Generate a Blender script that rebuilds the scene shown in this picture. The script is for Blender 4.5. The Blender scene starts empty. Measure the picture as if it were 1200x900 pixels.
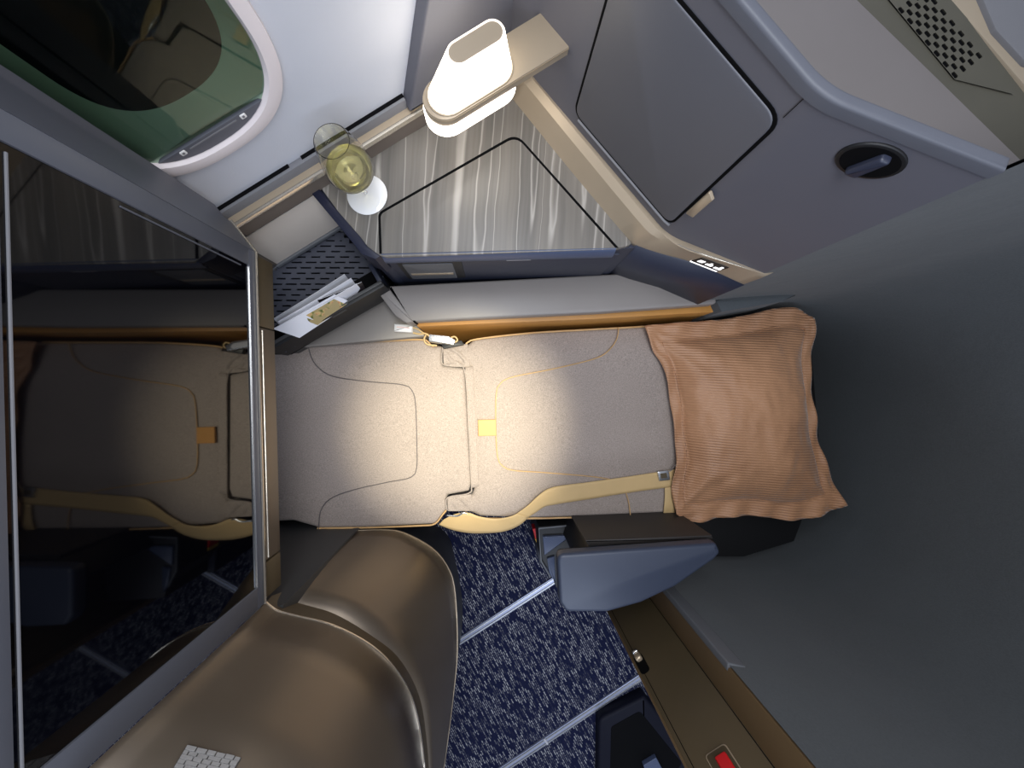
import bpy, bmesh, math, random
from mathutils import Vector, Matrix, noise
random.seed(7)
sc = bpy.context.scene
col = sc.collection

# ------------------------------------------------------------------ camera
H = 1.62                       # camera height, looking straight down
U0, V0, F = 581.0, 455.0, 450.0
cam_d = bpy.data.cameras.new('camera')
cam = bpy.data.objects.new('camera', cam_d); col.objects.link(cam)
cam.location = (0, 0, H)
cam_d.sensor_width = 36.0
cam_d.lens = 36.0*F/1200.0
cam_d.shift_x = (600-U0)/1200.0
cam_d.shift_y = (V0-450)/1200.0
cam_d.clip_start = 0.01
sc.camera = cam

# ------------------------------------------------------------------ world, lights, exposure
world = bpy.data.worlds.new('cabin_air'); sc.world = world
world.use_nodes = True
bg = world.node_tree.nodes['Background']
bg.inputs[0].default_value = (0.60, 0.66, 0.80, 1); bg.inputs[1].default_value = 0.42
def area(name, loc, tgt, sx, sy, power, colr, spread=math.pi):
    d = bpy.data.lights.new(name, 'AREA'); d.shape = 'RECTANGLE'; d.size = sx; d.size_y = sy
    d.energy = power; d.color = colr; d.spread = spread
    o = bpy.data.objects.new(name, d); col.objects.link(o); o.location = loc
    o.rotation_euler = (Vector(tgt)-Vector(loc)).to_track_quat('-Z', 'Y').to_euler()
    return o
def spot(name, loc, tgt, power, colr, ang, blend, rad=0.02):
    d = bpy.data.lights.new(name, 'SPOT'); d.energy = power; d.color = colr
    d.spot_size = math.radians(ang); d.spot_blend = blend; d.shadow_soft_size = rad
    o = bpy.data.objects.new(name, d); col.objects.link(o); o.location = loc
    o.rotation_euler = (Vector(tgt)-Vector(loc)).to_track_quat('-Z', 'Y').to_euler()
    return o
area('ceiling_wash_light', (0.05, 0.25, 2.25), (-0.05, 0.2, 0.5), 1.6, 0.35, 17.0, (0.92, 0.95, 1.0))
area('aisle_ceiling_light', (0.25, -1.6, 2.25), (-0.1, -0.6, 0.2), 2.2, 0.3, 20.0, (0.74, 0.83, 1.0))
spot('reading_light', (0.12, -0.05, 2.15), (-0.11, -0.11, 0.47), 225.0, (1.0, 0.93, 0.70), 26, 1.0, 0.03)
sc.view_settings.view_transform = 'Standard'
sc.view_settings.look = 'None'
sc.view_settings.gamma = 1.0
sc.view_settings.use_curve_mapping = False
sc.view_settings.exposure = 0.3

# ------------------------------------------------------------------ helpers
def P(u, v, D):                # photograph pixel + distance below the eye -> place in the cabin
    return Vector(((u-U0)/F*D, -(v-V0)/F*D, H-D))
def XY(u, v, D):
    p = P(u, v, D); return (p.x, p.y)
def XYs(pts, D): return [XY(u, v, D) for u, v in pts]

class VPlane:                  # a vertical plane through two plan points, with its own (along, z, out) axes
    def __init__(s, a, b):
        s.p = Vector((a[0], a[1], 0)); d = Vector((b[0]-a[0], b[1]-a[1], 0)); s.len = d.length
        s.d = d.normalized(); s.n = Vector((s.d.y, -s.d.x, 0))
        if s.n.dot(s.p) > 0: s.n = -s.n        # n points towards the seat
    def hit(s, u, v):
        r = Vector(((u-U0)/F, -(v-V0)/F, 0)); D = s.n.dot(s.p)/s.n.dot(r)
        w = r*D; return ((w-s.p).dot(s.d), H-D)
    def at(s, a, z, out=0.0): return s.p + s.d*a + s.n*out + Vector((0, 0, z))
    def xf(s): return lambda p: s.at(p[0], p[1], p[2])

def link_mesh(name, verts, faces, mat, parent=None, smooth=35):
    me = bpy.data.meshes.new(name); me.from_pydata([tuple(v) for v in verts], [], faces); me.update()
    bm = bmesh.new(); bm.from_mesh(me)
    bmesh.ops.remove_doubles(bm, verts=bm.verts, dist=1e-6)
    bmesh.ops.recalc_face_normals(bm, faces=bm.faces); bm.to_mesh(me); bm.free()
    if smooth:
        for p in me.polygons: p.use_smooth = True
        me.set_sharp_from_angle(angle=math.radians(smooth))
    if mat: me.materials.append(mat)
    o = bpy.data.objects.new(name, me); col.objects.link(o)
    if parent: attach(o, parent)
    return o
def attach(o, parent):
    o.parent = parent
    # every mesh is modelled in cabin coordinates, so only an Empty's own offset is undone
    o.matrix_parent_inverse = Matrix.Translation(-Vector(parent.location))
def thing(name, label, cat, loc=(0, 0, 0), group=None):
    o = bpy.data.objects.new(name, None); col.objects.link(o); o.location = loc; o.empty_display_size = 0.05
    o['label'] = label; o['category'] = cat
    if group: o['group'] = group
    return o
def tag(o, label, cat, group=None):
    o['label'] = label; o['category'] = cat
    if group: o['group'] = group
    return o
def struct(o, label=None, cat=None):
    o['kind'] = 'structure'
    if label: o['label'] = label
    if cat: o['category'] = cat
    return o

def ccw(pts):
    a = sum(pts[i][0]*pts[(i+1) % len(pts)][1]-pts[(i+1) % len(pts)][0]*pts[i][1] for i in range(len(pts)))
    return pts if a > 0 else pts[::-1]
def fillet(pts, r, n=6):
    out = []; N = len(pts)
    for i in range(N):
        rr = r[i] if isinstance(r, (list, tuple)) else r
        p = Vector(pts[i]); a = Vector(pts[i-1])-p; b = Vector(pts[(i+1) % N])-p
        la, lb = a.length, b.length
        if rr <= 0 or la < 1e-6 or lb < 1e-6: out.append(tuple(p)); continue
        a.normalize(); b.normalize()
        ang = a.angle(b)
        if ang > math.pi-0.03: out.append(tuple(p)); continue
        t = min(rr/math.tan(ang/2), 0.48*la, 0.48*lb)
        p0 = p+a*t; p1 = p+b*t
        for k in range(n+1):
            s = k/n; out.append(tuple(p0*(1-s)**2+p*2*s*(1-s)+p1*s*s))
    return out
def offset(pts, d):            # inset a CCW polygon by d
    out = []; N = len(pts)
    for i in range(N):
        p = Vector(pts[i]); e0 = (p-Vector(pts[i-1])); e1 = (Vector(pts[(i+1) % N])-p)
        if e0.length < 1e-9: e0 = e1
        if e1.length < 1e-9: e1 = e0
        e0.normalize(); e1.normalize()
        n0 = Vector((-e0.y, e0.x)); n1 = Vector((-e1.y, e1.x)); m = n0+n1
        if m.length < 1e-6: m = n0
        m.normalize(); k = max(0.45, m.dot(n0))
        out.append(tuple(p+m*(d/k)))
    return out
def slab_data(pts, zt, zb, r=0.004, seg=3, xf=None, rb=0.0):
    pts = ccw(pts); N = len(pts); rings = []
    if rb > 0:
        for k in range(seg+1):
            th = math.pi/2*k/seg; rings.append((rb*(1-math.sin(th)), zb+rb*(1-math.cos(th))))
    else: rings.append((0, zb))
    if r > 0:
        for k in range(seg+1):
            th = math.pi/2*k/seg; rings.append((r*(1-math.cos(th)), zt-r*(1-math.sin(th))))
    else: rings.append((0, zt))
    V = []; Fc = []
    for ins, z in rings:
        q = offset(pts, ins) if ins > 1e-7 else pts
        V += [Vector((x, y, z)) for x, y in q]
    for k in range(len(rings)-1):
        for i in range(N):
            j = (i+1) % N; Fc.append((k*N+i, k*N+j, (k+1)*N+j, (k+1)*N+i))
    Fc.append(tuple(range(N))[::-1]); Fc.append(tuple(range((len(rings)-1)*N, len(rings)*N)))
    if xf: V = [xf(v) for v in V]
    return V, Fc
def slab(name, pts, zt, zb, mat, r=0.004, seg=3, parent=None, xf=None, rb=0.0, smooth=35):
    V, Fc = slab_data(pts, zt, zb, r, seg, xf, rb)
    return link_mesh(name, V, Fc, mat, parent, smooth)
def rect(a0, a1, b0, b1): return [(a0, b0), (a1, b0), (a1, b1), (a0, b1)]
def box(name, lo, hi, mat, parent=None, r=0.002):
    return slab(name, rect(lo[0], hi[0], lo[1], hi[1]), hi[2], lo[2], mat, r, 2, parent)
def crom(pts, n):              # Catmull-Rom resample, n points
    pts = [Vector(p) for p in pts]; L = [0.0]
    for i in range(1, len(pts)): L.append(L[-1]+(pts[i]-pts[i-1]).length)
    out = []
    for k in range(n):
        s = L[-1]*k/(n-1); i = 0
        while i < len(pts)-2 and L[i+1] < s: i += 1
        t = (s-L[i])/max(1e-9, L[i+1]-L[i])
        p1, p2 = pts[i], pts[i+1]; p0 = pts[i-1] if i > 0 else p1*2-p2; p3 = pts[i+2] if i+2 < len(pts) else p2*2-p1
        out.append(0.5*((2*p1)+(p2-p0)*t+(2*p0-5*p1+4*p2-p3)*t*t+(3*p1-p0-3*p2+p3)*t**3))
    return out
def loft(name, rows, mat, parent=None, thick=0.0, smooth=35, closed=False):
    n = len(rows[0]); V = [p for r_ in rows for p in r_]; Fc = []
    m = n if closed else n-1
    for k in range(len(rows)-1):
        for i in range(m):
            j = (i+1) % n; Fc.append((k*n+i, k*n+j, (k+1)*n+j, (k+1)*n+i))
    o = link_mesh(name, V, Fc, mat, parent, smooth)
    if thick:
        md = o.modifiers.new('thickness', 'SOLIDIFY'); md.thickness = abs(thick); md.offset = -1 if thick > 0 else 1
    return o
def tube_data(path, rad, seg=8, closed=False):
    path = [Vector(p) for p in path]; V = []; Fc = []; N = len(path)
    up = Vector((0, 0, 1)); prev = None
    for i, p in enumerate(path):
        if closed: t = path[(i+1) % N]-path[i-1]
        else: t = path[min(i+1, N-1)]-path[max(i-1, 0)]
        t.normalize()
        a = t.cross(up)
        if a.length < 1e-3: a = prev if prev else t.cross(Vector((1, 0, 0)))
        a.normalize(); prev = a; b = t.cross(a).normalized()
        rr = rad[i] if isinstance(rad, (list, tuple)) else rad
        for k in range(seg):
            th = 2*math.pi*k/seg; V.append(p+a*math.cos(th)*rr+b*math.sin(th)*rr)
    m = N if closed else N-1
    for i in range(m):
        for k in range(seg):
            i2 = (i+1) % N; k2 = (k+1) % seg
            Fc.append((i*seg+k, i2*seg+k, i2*seg+k2, i*seg+k2))
    if not closed:
        Fc.append(tuple(range(seg))); Fc.append(tuple(range((N-1)*seg, N*seg)))
    return V, Fc
def tube(name, path, rad, mat, parent=None, seg=8, closed=False):
    V, Fc = tube_data(path, rad, seg, closed); return link_mesh(name, V, Fc, mat, parent, 60)
def lathe(name, prof, c, mat, parent=None, seg=40, smooth=40):
    V = []; Fc = []; n = len(prof)
    for k in range(seg):
        th = 2*math.pi*k/seg
        for r_, z in prof: V.append(Vector((c[0]+r_*math.cos(th), c[1]+r_*math.sin(th), z)))
    for k in range(seg):
        k2 = (k+1) % seg
        for i in range(n-1): Fc.append((k*n+i, k2*n+i, k2*n+i+1, k*n+i+1))
    return link_mesh(name, V, Fc, mat, parent, smooth)
def ribbon(name, A, B, mat, parent=None, thick=0.0015, n=40):
    a = crom(A, n); b = crom(B, n); rows = [[a[i].lerp(b[i], k/6) for i in range(n)] for k in range(7)]
    return loft(name, rows, mat, parent, thick)

# ------------------------------------------------------------------ materials
def S(r, g, b):                # sRGB 0-255 -> linear
    def f(c):
        c /= 255.0; return c/12.92 if c <= 0.04045 else ((c+0.055)/1.055)**2.4
    return (f(r), f(g), f(b), 1)
def mat(name, base, rough=0.5, metal=0.0, spec=0.5, var=0.08, vscale=30.0, bump=0.0, bscale=400.0, emit=None, estr=0.0, coat=0.0, sheen=0.0, ior=None):
    m = bpy.data.materials.new(name); m.use_nodes = True; nt = m.node_tree; bs = nt.nodes['Principled BSDF']
    bs.inputs['Roughness'].default_value = rough; bs.inputs['Metallic'].default_value = metal
    bs.inputs['Specular IOR Level'].default_value = spec
    if ior: bs.inputs['IOR'].default_value = ior
    bs.inputs['Coat Weight'].default_value = coat; bs.inputs['Sheen Weight'].default_value = sheen
    tc = nt.nodes.new('ShaderNodeTexCoord'); nz = nt.nodes.new('ShaderNodeTexNoise')
    nz.inputs['Scale'].default_value = vscale; nz.inputs['Detail'].default_value = 4
    nt.links.new(tc.outputs['Object'], nz.inputs['Vector'])
    mx = nt.nodes.new('ShaderNodeMix'); mx.data_type = 'RGBA'
    mx.inputs[6].default_value = tuple(c*(1-var) for c in base[:3])+(1,)
    mx.inputs[7].default_value = tuple(min(1, c*(1+var)) for c in base[:3])+(1,)
    nt.links.new(nz.outputs['Fac'], mx.inputs[0]); nt.links.new(mx.outputs[2], bs.inputs['Base Color'])
    if bump:
        n2 = nt.nodes.new('ShaderNodeTexNoise'); n2.inputs['Scale'].default_value = bscale; n2.inputs['Detail'].default_value = 3
        nt.links.new(tc.outputs['Object'], n2.inputs['Vector'])
        bp = nt.nodes.new('ShaderNodeBump'); bp.inputs['Strength'].default_value = bump; bp.inputs['Distance'].default_value = 0.002
        nt.links.new(n2.outputs['Fac'], bp.inputs['Height']); nt.links.new(bp.outputs[0], bs.inputs['Normal'])
    if emit:
        bs.inputs['Emission Color'].default_value = emit; bs.inputs['Emission Strength'].default_value = estr
    return m
def N(nt, typ, **kw):
    n = nt.nodes.new(typ)
    for k, v in kw.items():
        if k.startswith('i_'): n.inputs[k[2:].replace('_', ' ')].default_value = v
        else: setattr(n, k, v)
    return n
def coords(nt, rot=0.0, scale=(1, 1, 1)):
    tc = N(nt, 'ShaderNodeTexCoord'); mp = N(nt, 'ShaderNodeMapping')
    mp.inputs['Rotation'].default_value = (0, 0, rot); mp.inputs['Scale'].default_value = scale
    nt.links.new(tc.outputs['Object'], mp.inputs['Vector']); return mp.outputs[0]
def ramp(nt, fac, stops):
    r = N(nt, 'ShaderNodeValToRGB'); e = r.color_ramp.elements
    while len(e) < len(stops): e.new(0.5)
    for x, (p, c) in zip(e, stops): x.position = p; x.color = c
    nt.links.new(fac, r.inputs[0]); return r.outputs[0]
def mixc(nt, fac, a, b, mode='MIX'):
    m = N(nt, 'ShaderNodeMix', data_type='RGBA', blend_type=mode)
    for i, x in ((0, fac), (6, a), (7, b)):
        if hasattr(x, 'node'): nt.links.new(x, m.inputs[i])
        else: m.inputs[i].default_value = x
    return m.outputs[2]

M = {}
M['bronze'] = mat('bronze_paint', S(112, 100, 86), 0.38, 0.55, var=0.03, bump=0.03, bscale=900)
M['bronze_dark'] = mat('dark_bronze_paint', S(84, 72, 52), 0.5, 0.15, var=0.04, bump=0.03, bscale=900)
M['bronze_mid'] = mat('mid_bronze_paint', S(104, 84, 58), 0.5, 0.15, var=0.04, bump=0.03, bscale=900)
M['champagne'] = mat('champagne_metal', S(190, 172, 146), 0.34, 0.55, var=0.03)
M['champagne_soft'] = mat('champagne_paint', S(172, 156, 134), 0.42, 0.25, var=0.03)
M['bright_trim'] = mat('polished_trim', S(225, 214, 196), 0.22, 0.85, var=0.02)
M['steel'] = mat('brushed_steel', S(205, 205, 205), 0.25, 0.95, var=0.05)
M['alu'] = mat('seat_track_aluminium', S(176, 182, 205), 0.4, 0.6, var=0.08, vscale=60)
M['grey'] = mat('grey_plastic', S(118, 118, 122), 0.5, var=0.03, bump=0.05, bscale=1200)
M['wallgrey'] = mat('suite_wall_laminate', S(94, 94, 102), 0.5, var=0.04, vscale=8, bump=0.05, bscale=900)
M['doorgrey'] = mat('cabinet_door_laminate', S(90, 91, 98), 0.5, var=0.04, vscale=8, bump=0.05, bscale=900)
M['lightgrey'] = mat('pale_grey_plastic', S(186, 186, 192), 0.5, var=0.03)
M['rim'] = mat('wall_cap_plastic', S(88, 90, 98), 0.5, var=0.05)
M['tvframe'] = mat('tv_frame_paint', S(86, 88, 96), 0.45, 0.1, var=0.03)
M['darkgrey'] = mat('dark_grey_plastic', S(62, 62, 62), 0.5, var=0.05, bump=0.05)
M['umber'] = mat('umber_plastic', S(46, 42, 40), 0.55, var=0.05)
M['black'] = mat('black_plastic', S(20, 20, 22), 0.5, var=0.1)
M['gap'] = mat('shadow_gap_rubber', S(8, 8, 10), 0.8, spec=0.1, var=0.05)
M['navy'] = mat('navy_plastic', S(44, 48, 64), 0.42, var=0.06)
M['deepnavy'] = mat('deep_navy_plastic', S(20, 24, 46), 0.5, var=0.08)
M['boxnavy'] = mat('midnight_plastic', S(10, 12, 28), 0.6, spec=0.2, var=0.1)
M['slate'] = mat('slate_front_panel', S(76, 86, 112), 0.38, var=0.04)
M['padnavy'] = mat('navy_leather', S(56, 63, 80), 0.42, var=0.05, bump=0.12, bscale=700)
M['padgrey'] = mat('grey_leather', S(138, 132, 128), 0.42, var=0.05, vscale=12, bump=0.12, bscale=600)
M['tan'] = mat('tan_leather', S(186, 132, 66), 0.5, var=0.08, bump=0.1, bscale=500)
M['piping'] = mat('tan_piping', S(196, 158, 108), 0.55, var=0.05)
M['thread'] = mat('grey_stitched_welt', S(98, 92, 92), 0.8, var=0.05)
M['webbing'] = mat('tan_webbing', S(202, 172, 122), 0.6, var=0.06, bump=0.2, bscale=1500)
M['beige'] = mat('beige_panel', S(224, 212, 198), 0.6, var=0.03)
M['vent'] = mat('charcoal_vent_plastic', S(72, 74, 84), 0.5, var=0.05)
M['white'] = mat('white_plastic', S(232, 230, 228), 0.4, var=0.02)
M['paper'] = mat('white_paper', S(226, 226, 232), 0.6, var=0.02)
M['greypaper'] = mat('grey_paper', S(176, 176, 180), 0.6, var=0.05)
M['darkpaper'] = mat('dark_magazine_cover', S(40, 34, 36), 0.35, var=0.3, vscale=40)
M['red'] = mat('red_plastic', S(214, 22, 30), 0.4, var=0.03)
M['yellow'] = mat('yellow_tape', S(220, 180, 70), 0.5, var=0.05)
M['olive'] = mat('olive_grille_panel', S(82, 79, 68), 0.6, var=0.12, vscale=20)
M['lining2'] = mat('rear_console_lining', S(124, 118, 116), 0.6, var=0.08, vscale=6)
M['cream'] = mat('cream_lining', S(160, 146, 126), 0.6, var=0.08, vscale=8)
M['lining'] = mat('sidewall_lining', S(198, 200, 208), 0.55, var=0.03, vscale=14, bump=0.1, bscale=260)
M['bezel'] = mat('window_bezel_plastic', S(226, 216, 216), 0.45, var=0.015)
M['green'] = mat('green_window_reveal', S(146, 166, 144), 0.5, var=0.08, vscale=10)
M['night'] = mat('dark_outer_pane', S(5, 7, 12), 0.4, spec=0.15, var=0.2)
M['shade'] = mat('lit_lamp_shade', S(250, 240, 225), 0.5, var=0.0, emit=(1.0, 0.90, 0.74, 1), estr=4.0)
M['shade_rim'] = mat('opal_lamp_rim', S(250, 240, 225), 0.4, var=0.0, emit=(1.0, 0.91, 0.78, 1), estr=1.0)
M['diffuser'] = mat('lit_lamp_diffuser', S(250, 240, 225), 0.5, var=0.0, emit=(1.0, 0.92, 0.80, 1), estr=4.5)
M['icon'] = mat('lit_icon', S(240, 240, 240), 0.5, var=0.0, emit=(1, 1, 1, 1), estr=1.2)
M['screen'] = mat('black_screen_glass', S(3, 3, 5), 0.035, var=0.0, ior=1.58)
M['tile'] = mat('pale_emblem_tile', S(158, 156, 154), 0.6, var=0.12, vscale=300)
M['tilebase'] = mat('emblem_base', S(84, 80, 76), 0.7, var=0.1)
M['apron'] = mat('taupe_apron', S(104, 94, 86), 0.5, var=0.03)
M['lipgrey'] = mat('slate_edge_lip', S(96, 98, 102), 0.5, var=0.05)

def fabric(name, base, rot=0.0, contrast=0.22):
    m = bpy.data.materials.new(name); m.use_nodes = True; nt = m.node_tree; bs = nt.nodes['Principled BSDF']
    bs.inputs['Roughness'].default_value = 0.85; bs.inputs['Sheen Weight'].default_value = 0.15; bs.inputs['Specular IOR Level'].default_value = 0.2
    a = N(nt, 'ShaderNodeTexNoise', i_Scale=1.0, i_Detail=2.0); nt.links.new(coords(nt, 0.05, (260, 620, 300)), a.inputs['Vector'])
    b = N(nt, 'ShaderNodeTexNoise', i_Scale=1.0, i_Detail=2.0); nt.links.new(coords(nt, 0.05, (620, 260, 300)), b.inputs['Vector'])
    c = N(nt, 'ShaderNodeTexNoise', i_Scale=7.0, i_Detail=3.0); nt.links.new(coords(nt), c.inputs['Vector'])
    ad = N(nt, 'ShaderNodeMath', operation='ADD'); nt.links.new(a.outputs[0], ad.inputs[0]); nt.links.new(b.outputs[0], ad.inputs[1])
    hf = N(nt, 'ShaderNodeMath', operation='MULTIPLY'); nt.links.new(ad.outputs[0], hf.inputs[0]); hf.inputs[1].default_value = 0.5
    lo = tuple(x*(1-contrast*1.6) for x in base[:3])+(1,); hi = tuple(min(1, x*(1+contrast*1.6)) for x in base[:3])+(1,)
    cr = ramp(nt, hf.outputs[0], [(0.33, lo), (0.67, hi)])
    cm = mixc(nt, 0.12, cr, ramp(nt, c.outputs[0], [(0.3, tuple(x*0.7 for x in base[:3])+(1,)), (0.7, tuple(min(1, x*1.25) for x in base[:3])+(1,))]))
    nt.links.new(cm, bs.inputs['Base Color'])
    bp = N(nt, 'ShaderNodeBump', i_Strength=0.35, i_Distance=0.001); nt.links.new(hf.outputs[0], bp.inputs['Height'])
    b2 = N(nt, 'ShaderNodeBump', i_Strength=0.25, i_Distance=0.02); nt.links.new(c.outputs[0], b2.inputs['Height'])
    nt.links.new(bp.outputs[0], b2.inputs['Normal']); nt.links.new(b2.outputs[0], bs.inputs['Normal'])
    return m
M['fabric'] = fabric('grey_woven_upholstery', S(154, 142, 134))
M['suede'] = fabric('slate_suede_lining', S(78, 82, 85), contrast=0.08)

def carpet_mat():
    m = bpy.data.materials.new('navy_flecked_carpet'); m.use_nodes = True; nt = m.node_tree; bs = nt.nodes['Principled BSDF']
    bs.inputs['Roughness'].default_value = 0.95; bs.inputs['Specular IOR Level'].default_value = 0.1
    vec = coords(nt, math.radians(62), (1, 1, 1))
    nz = N(nt, 'ShaderNodeTexNoise', i_Scale=60.0, i_Detail=2.0); nt.links.new(vec, nz.inputs['Vector'])
    wob = N(nt, 'ShaderNodeVectorMath', operation='MULTIPLY_ADD'); nt.links.new(nz.outputs['Color'], wob.inputs[0])
    wob.inputs[1].default_value = (0.004, 0.004, 0); nt.links.new(vec, wob.inputs[2])
    br = N(nt, 'ShaderNodeTexBrick', offset=0.5)
    br.inputs['Scale'].default_value = 1.0; br.inputs['Brick Width'].default_value = 0.024; br.inputs['Row Height'].default_value = 0.0080
    br.inputs['Mortar Size'].default_value = 0.0023; br.inputs['Mortar Smooth'].default_value = 0.3
    br.inputs['Color1'].default_value = S(22, 26, 50); br.inputs['Color2'].default_value = S(196, 196, 198); br.inputs['Mortar'].default_value = S(26, 30, 58)
    br.inputs['Bias'].default_value = -0.26
    nt.links.new(wob.outputs[0], br.inputs['Vector'])
    n2 = N(nt, 'ShaderNodeTexNoise', i_Scale=160.0, i_Detail=2.0); nt.links.new(coords(nt), n2.inputs['Vector'])
    cm = mixc(nt, ramp(nt, n2.outputs[0], [(0.48, (0, 0, 0, 1)), (0.60, (0.85, 0.85, 0.85, 1))]), br.outputs['Color'], S(28, 32, 60))
    nt.links.new(cm, bs.inputs['Base Color'])
    n3 = N(nt, 'ShaderNodeTexNoise', i_Scale=420.0); nt.links.new(coords(nt), n3.inputs['Vector'])
    bp = N(nt, 'ShaderNodeBump', i_Strength=0.7, i_Distance=0.004); nt.links.new(n3.outputs[0], bp.inputs['Height']); nt.links.new(bp.outputs[0], bs.inputs['Normal'])
    return m
M['carpet'] = carpet_mat()

def veneer(name, k=1.0):
    m = bpy.data.materials.new(name); m.use_nodes = True; nt = m.node_tree; bs = nt.nodes['Principled BSDF']
    bs.inputs['Roughness'].default_value = 0.42
    wv = N(nt, 'ShaderNodeTexNoise', i_Scale=9.0, i_Detail=2.0); nt.links.new(coords(nt), wv.inputs['Vector'])
    base = coords(nt, 0.06)
    ds = N(nt, 'ShaderNodeVectorMath', operation='MULTIPLY_ADD'); nt.links.new(wv.outputs['Color'], ds.inputs[0])
    ds.inputs[1].default_value = (0.012, 0.0, 0); nt.links.new(base, ds.inputs[2])
    def st(x, y):
        mp = N(nt, 'ShaderNodeMapping'); mp.inputs['Scale'].default_value = (x, y, 1); nt.links.new(ds.outputs[0], mp.inputs['Vector']); return mp.outputs[0]
    g = N(nt, 'ShaderNodeTexNoise', i_Scale=1.0, i_Detail=3.0); nt.links.new(st(150, 3.0), g.inputs['Vector'])
    b = N(nt, 'ShaderNodeTexNoise', i_Scale=1.0, i_Detail=1.0); nt.links.new(st(22, 1.2), b.inputs['Vector'])
    v = N(nt, 'ShaderNodeTexNoise', i_Scale=1.0, i_Detail=0.0); nt.links.new(st(19, 0.9), v.inputs['Vector'])
    cg = ramp(nt, g.outputs[0], [(0.32, S(104, 100, 94)), (0.68, S(126, 121, 114))])
    cb = mixc(nt, 0.45, cg, ramp(nt, b.outputs[0], [(0.35, S(100, 97, 93)), (0.65, S(130, 124, 116))]))
    sb = N(nt, 'ShaderNodeMath', operation='PINGPONG'); nt.links.new(v.outputs[0], sb.inputs[0]); sb.inputs[1].default_value = 0.13
    vein = ramp(nt, sb.outputs[0], [(0.0, (0.75, 0.75, 0.75, 1)), (0.008, (0.35, 0.35, 0.35, 1)), (0.018, (0, 0, 0, 1))])
    cv = mixc(nt, vein, cb, S(186, 180, 172))
    nt.links.new(cv, bs.inputs['Base Color'])
    return m
M['veneer'] = veneer('grey_striped_veneer')

def pillow_mat():
    m = bpy.data.materials.new('bronze_satin_stripe'); m.use_nodes = True; nt = m.node_tree; bs = nt.nodes['Principled BSDF']
    bs.inputs['Roughness'].default_value = 0.5; bs.inputs['Sheen Weight'].default_value = 0.3; bs.inputs['Sheen Roughness'].default_value = 0.4
    vec = coords(nt, 0.06)
    w = N(nt, 'ShaderNodeTexWave', wave_type='BANDS', bands_direction='Y', wave_profile='SIN')
    w.inputs['Scale'].default_value = 42.0; w.inputs['Distortion'].default_value = 0.5; w.inputs['Detail'].default_value = 1.0; w.inputs['Detail Scale'].default_value = 0.4
    nt.links.new(vec, w.inputs['Vector'])
    nz = N(nt, 'ShaderNodeTexNoise', i_Scale=14.0, i_Detail=3.0); nt.links.new(vec, nz.inputs['Vector'])
    c = ramp(nt, w.outputs['Fac'], [(0.0, S(126, 88, 62)), (0.3, S(172, 126, 92)), (1.0, S(180, 134, 99))])
    c2 = mixc(nt, 0.25, c, ramp(nt, nz.outputs[0], [(0.3, S(146, 104, 74)), (0.7, S(190, 143, 106))]))
    big = N(nt, 'ShaderNodeTexNoise', i_Scale=5.0, i_Detail=1.0); nt.links.new(vec, big.inputs['Vector'])
    c2 = mixc(nt, ramp(nt, big.outputs[0], [(0.42, (0, 0, 0, 1)), (0.58, (0.8, 0.8, 0.8, 1))]), c2, S(180, 134, 99))
    nt.links.new(c2, bs.inputs['Base Color'])
    bp = N(nt, 'ShaderNodeBump', i_Strength=0.35, i_Distance=0.003); nt.links.new(w.outputs['Fac'], bp.inputs['Height'])
    b2 = N(nt, 'ShaderNodeBump', i_Strength=0.35, i_Distance=0.012); nt.links.new(nz.outputs[0], b2.inputs['Height'])
    nt.links.new(bp.outputs[0], b2.inputs['Normal']); nt.links.new(b2.outputs[0], bs.inputs['Normal'])
    return m
M['pillow'] = pillow_mat()

def glass(name, colr=(1, 1, 1, 1), ior=1.45, rough=0.0):
    m = bpy.data.materials.new(name); m.use_nodes = True; bs = m.node_tree.nodes['Principled BSDF']
    bs.inputs['Base Color'].default_value = colr; bs.inputs['Transmission Weight'].default_value = 1.0
    bs.inputs['IOR'].default_value = ior; bs.inputs['Roughness'].default_value = rough
    return m
M['glass'] = glass('clear_glass')
M['wine'] = glass('white_wine', S(248, 238, 168), 1.34); M['wine'].node_tree.nodes['Principled BSDF'].inputs['Transmission Weight'].default_value = 0.84
def pane_mat():
    m = bpy.data.materials.new('window_pane_glass'); m.use_nodes = True; nt = m.node_tree
    nt.nodes.remove(nt.nodes['Principled BSDF']); out = nt.nodes['Material Output']
    tr = N(nt, 'ShaderNodeBsdfTransparent'); tr.inputs[0].default_value = (0.80, 0.86, 0.82, 1)
    gl = N(nt, 'ShaderNodeBsdfGlossy', i_Roughness=0.02); fr = N(nt, 'ShaderNodeFresnel', i_IOR=1.27)
    mx = N(nt, 'ShaderNodeMixShader'); nt.links.new(fr.outputs[0], mx.inputs[0]); nt.links.new(tr.outputs[0], mx.inputs[1]); nt.links.new(gl.outputs[0], mx.inputs[2])
    nt.links.new(mx.outputs[0], out.inputs['Surface']); return m
M['pane'] = pane_mat()
def print_mat():
    m = bpy.data.materials.new('printed_food_photo'); m.use_nodes = True; nt = m.node_tree; bs = nt.nodes['Principled BSDF']; bs.inputs['Roughness'].default_value = 0.35
    v = N(nt, 'ShaderNodeTexVoronoi', i_Scale=70.0); nt.links.new(coords(nt), v.inputs['Vector'])
    n = N(nt, 'ShaderNodeTexNoise', i_Scale=38.0, i_Detail=2.0); nt.links.new(coords(nt), n.inputs['Vector'])
    food = ramp(nt, v.outputs['Distance'], [(0.0, S(170, 30, 40)), (0.35, S(206, 176, 120)), (0.6, S(96, 110, 50)), (0.9, S(60, 30, 24))])
    c = mixc(nt, ramp(nt, n.outputs[0], [(0.50, (0, 0, 0, 1)), (0.56, (1, 1, 1, 1))]), S(168, 150, 106), food)
    nt.links.new(c, bs.inputs['Base Color']); return m
M['print'] = print_mat()

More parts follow.
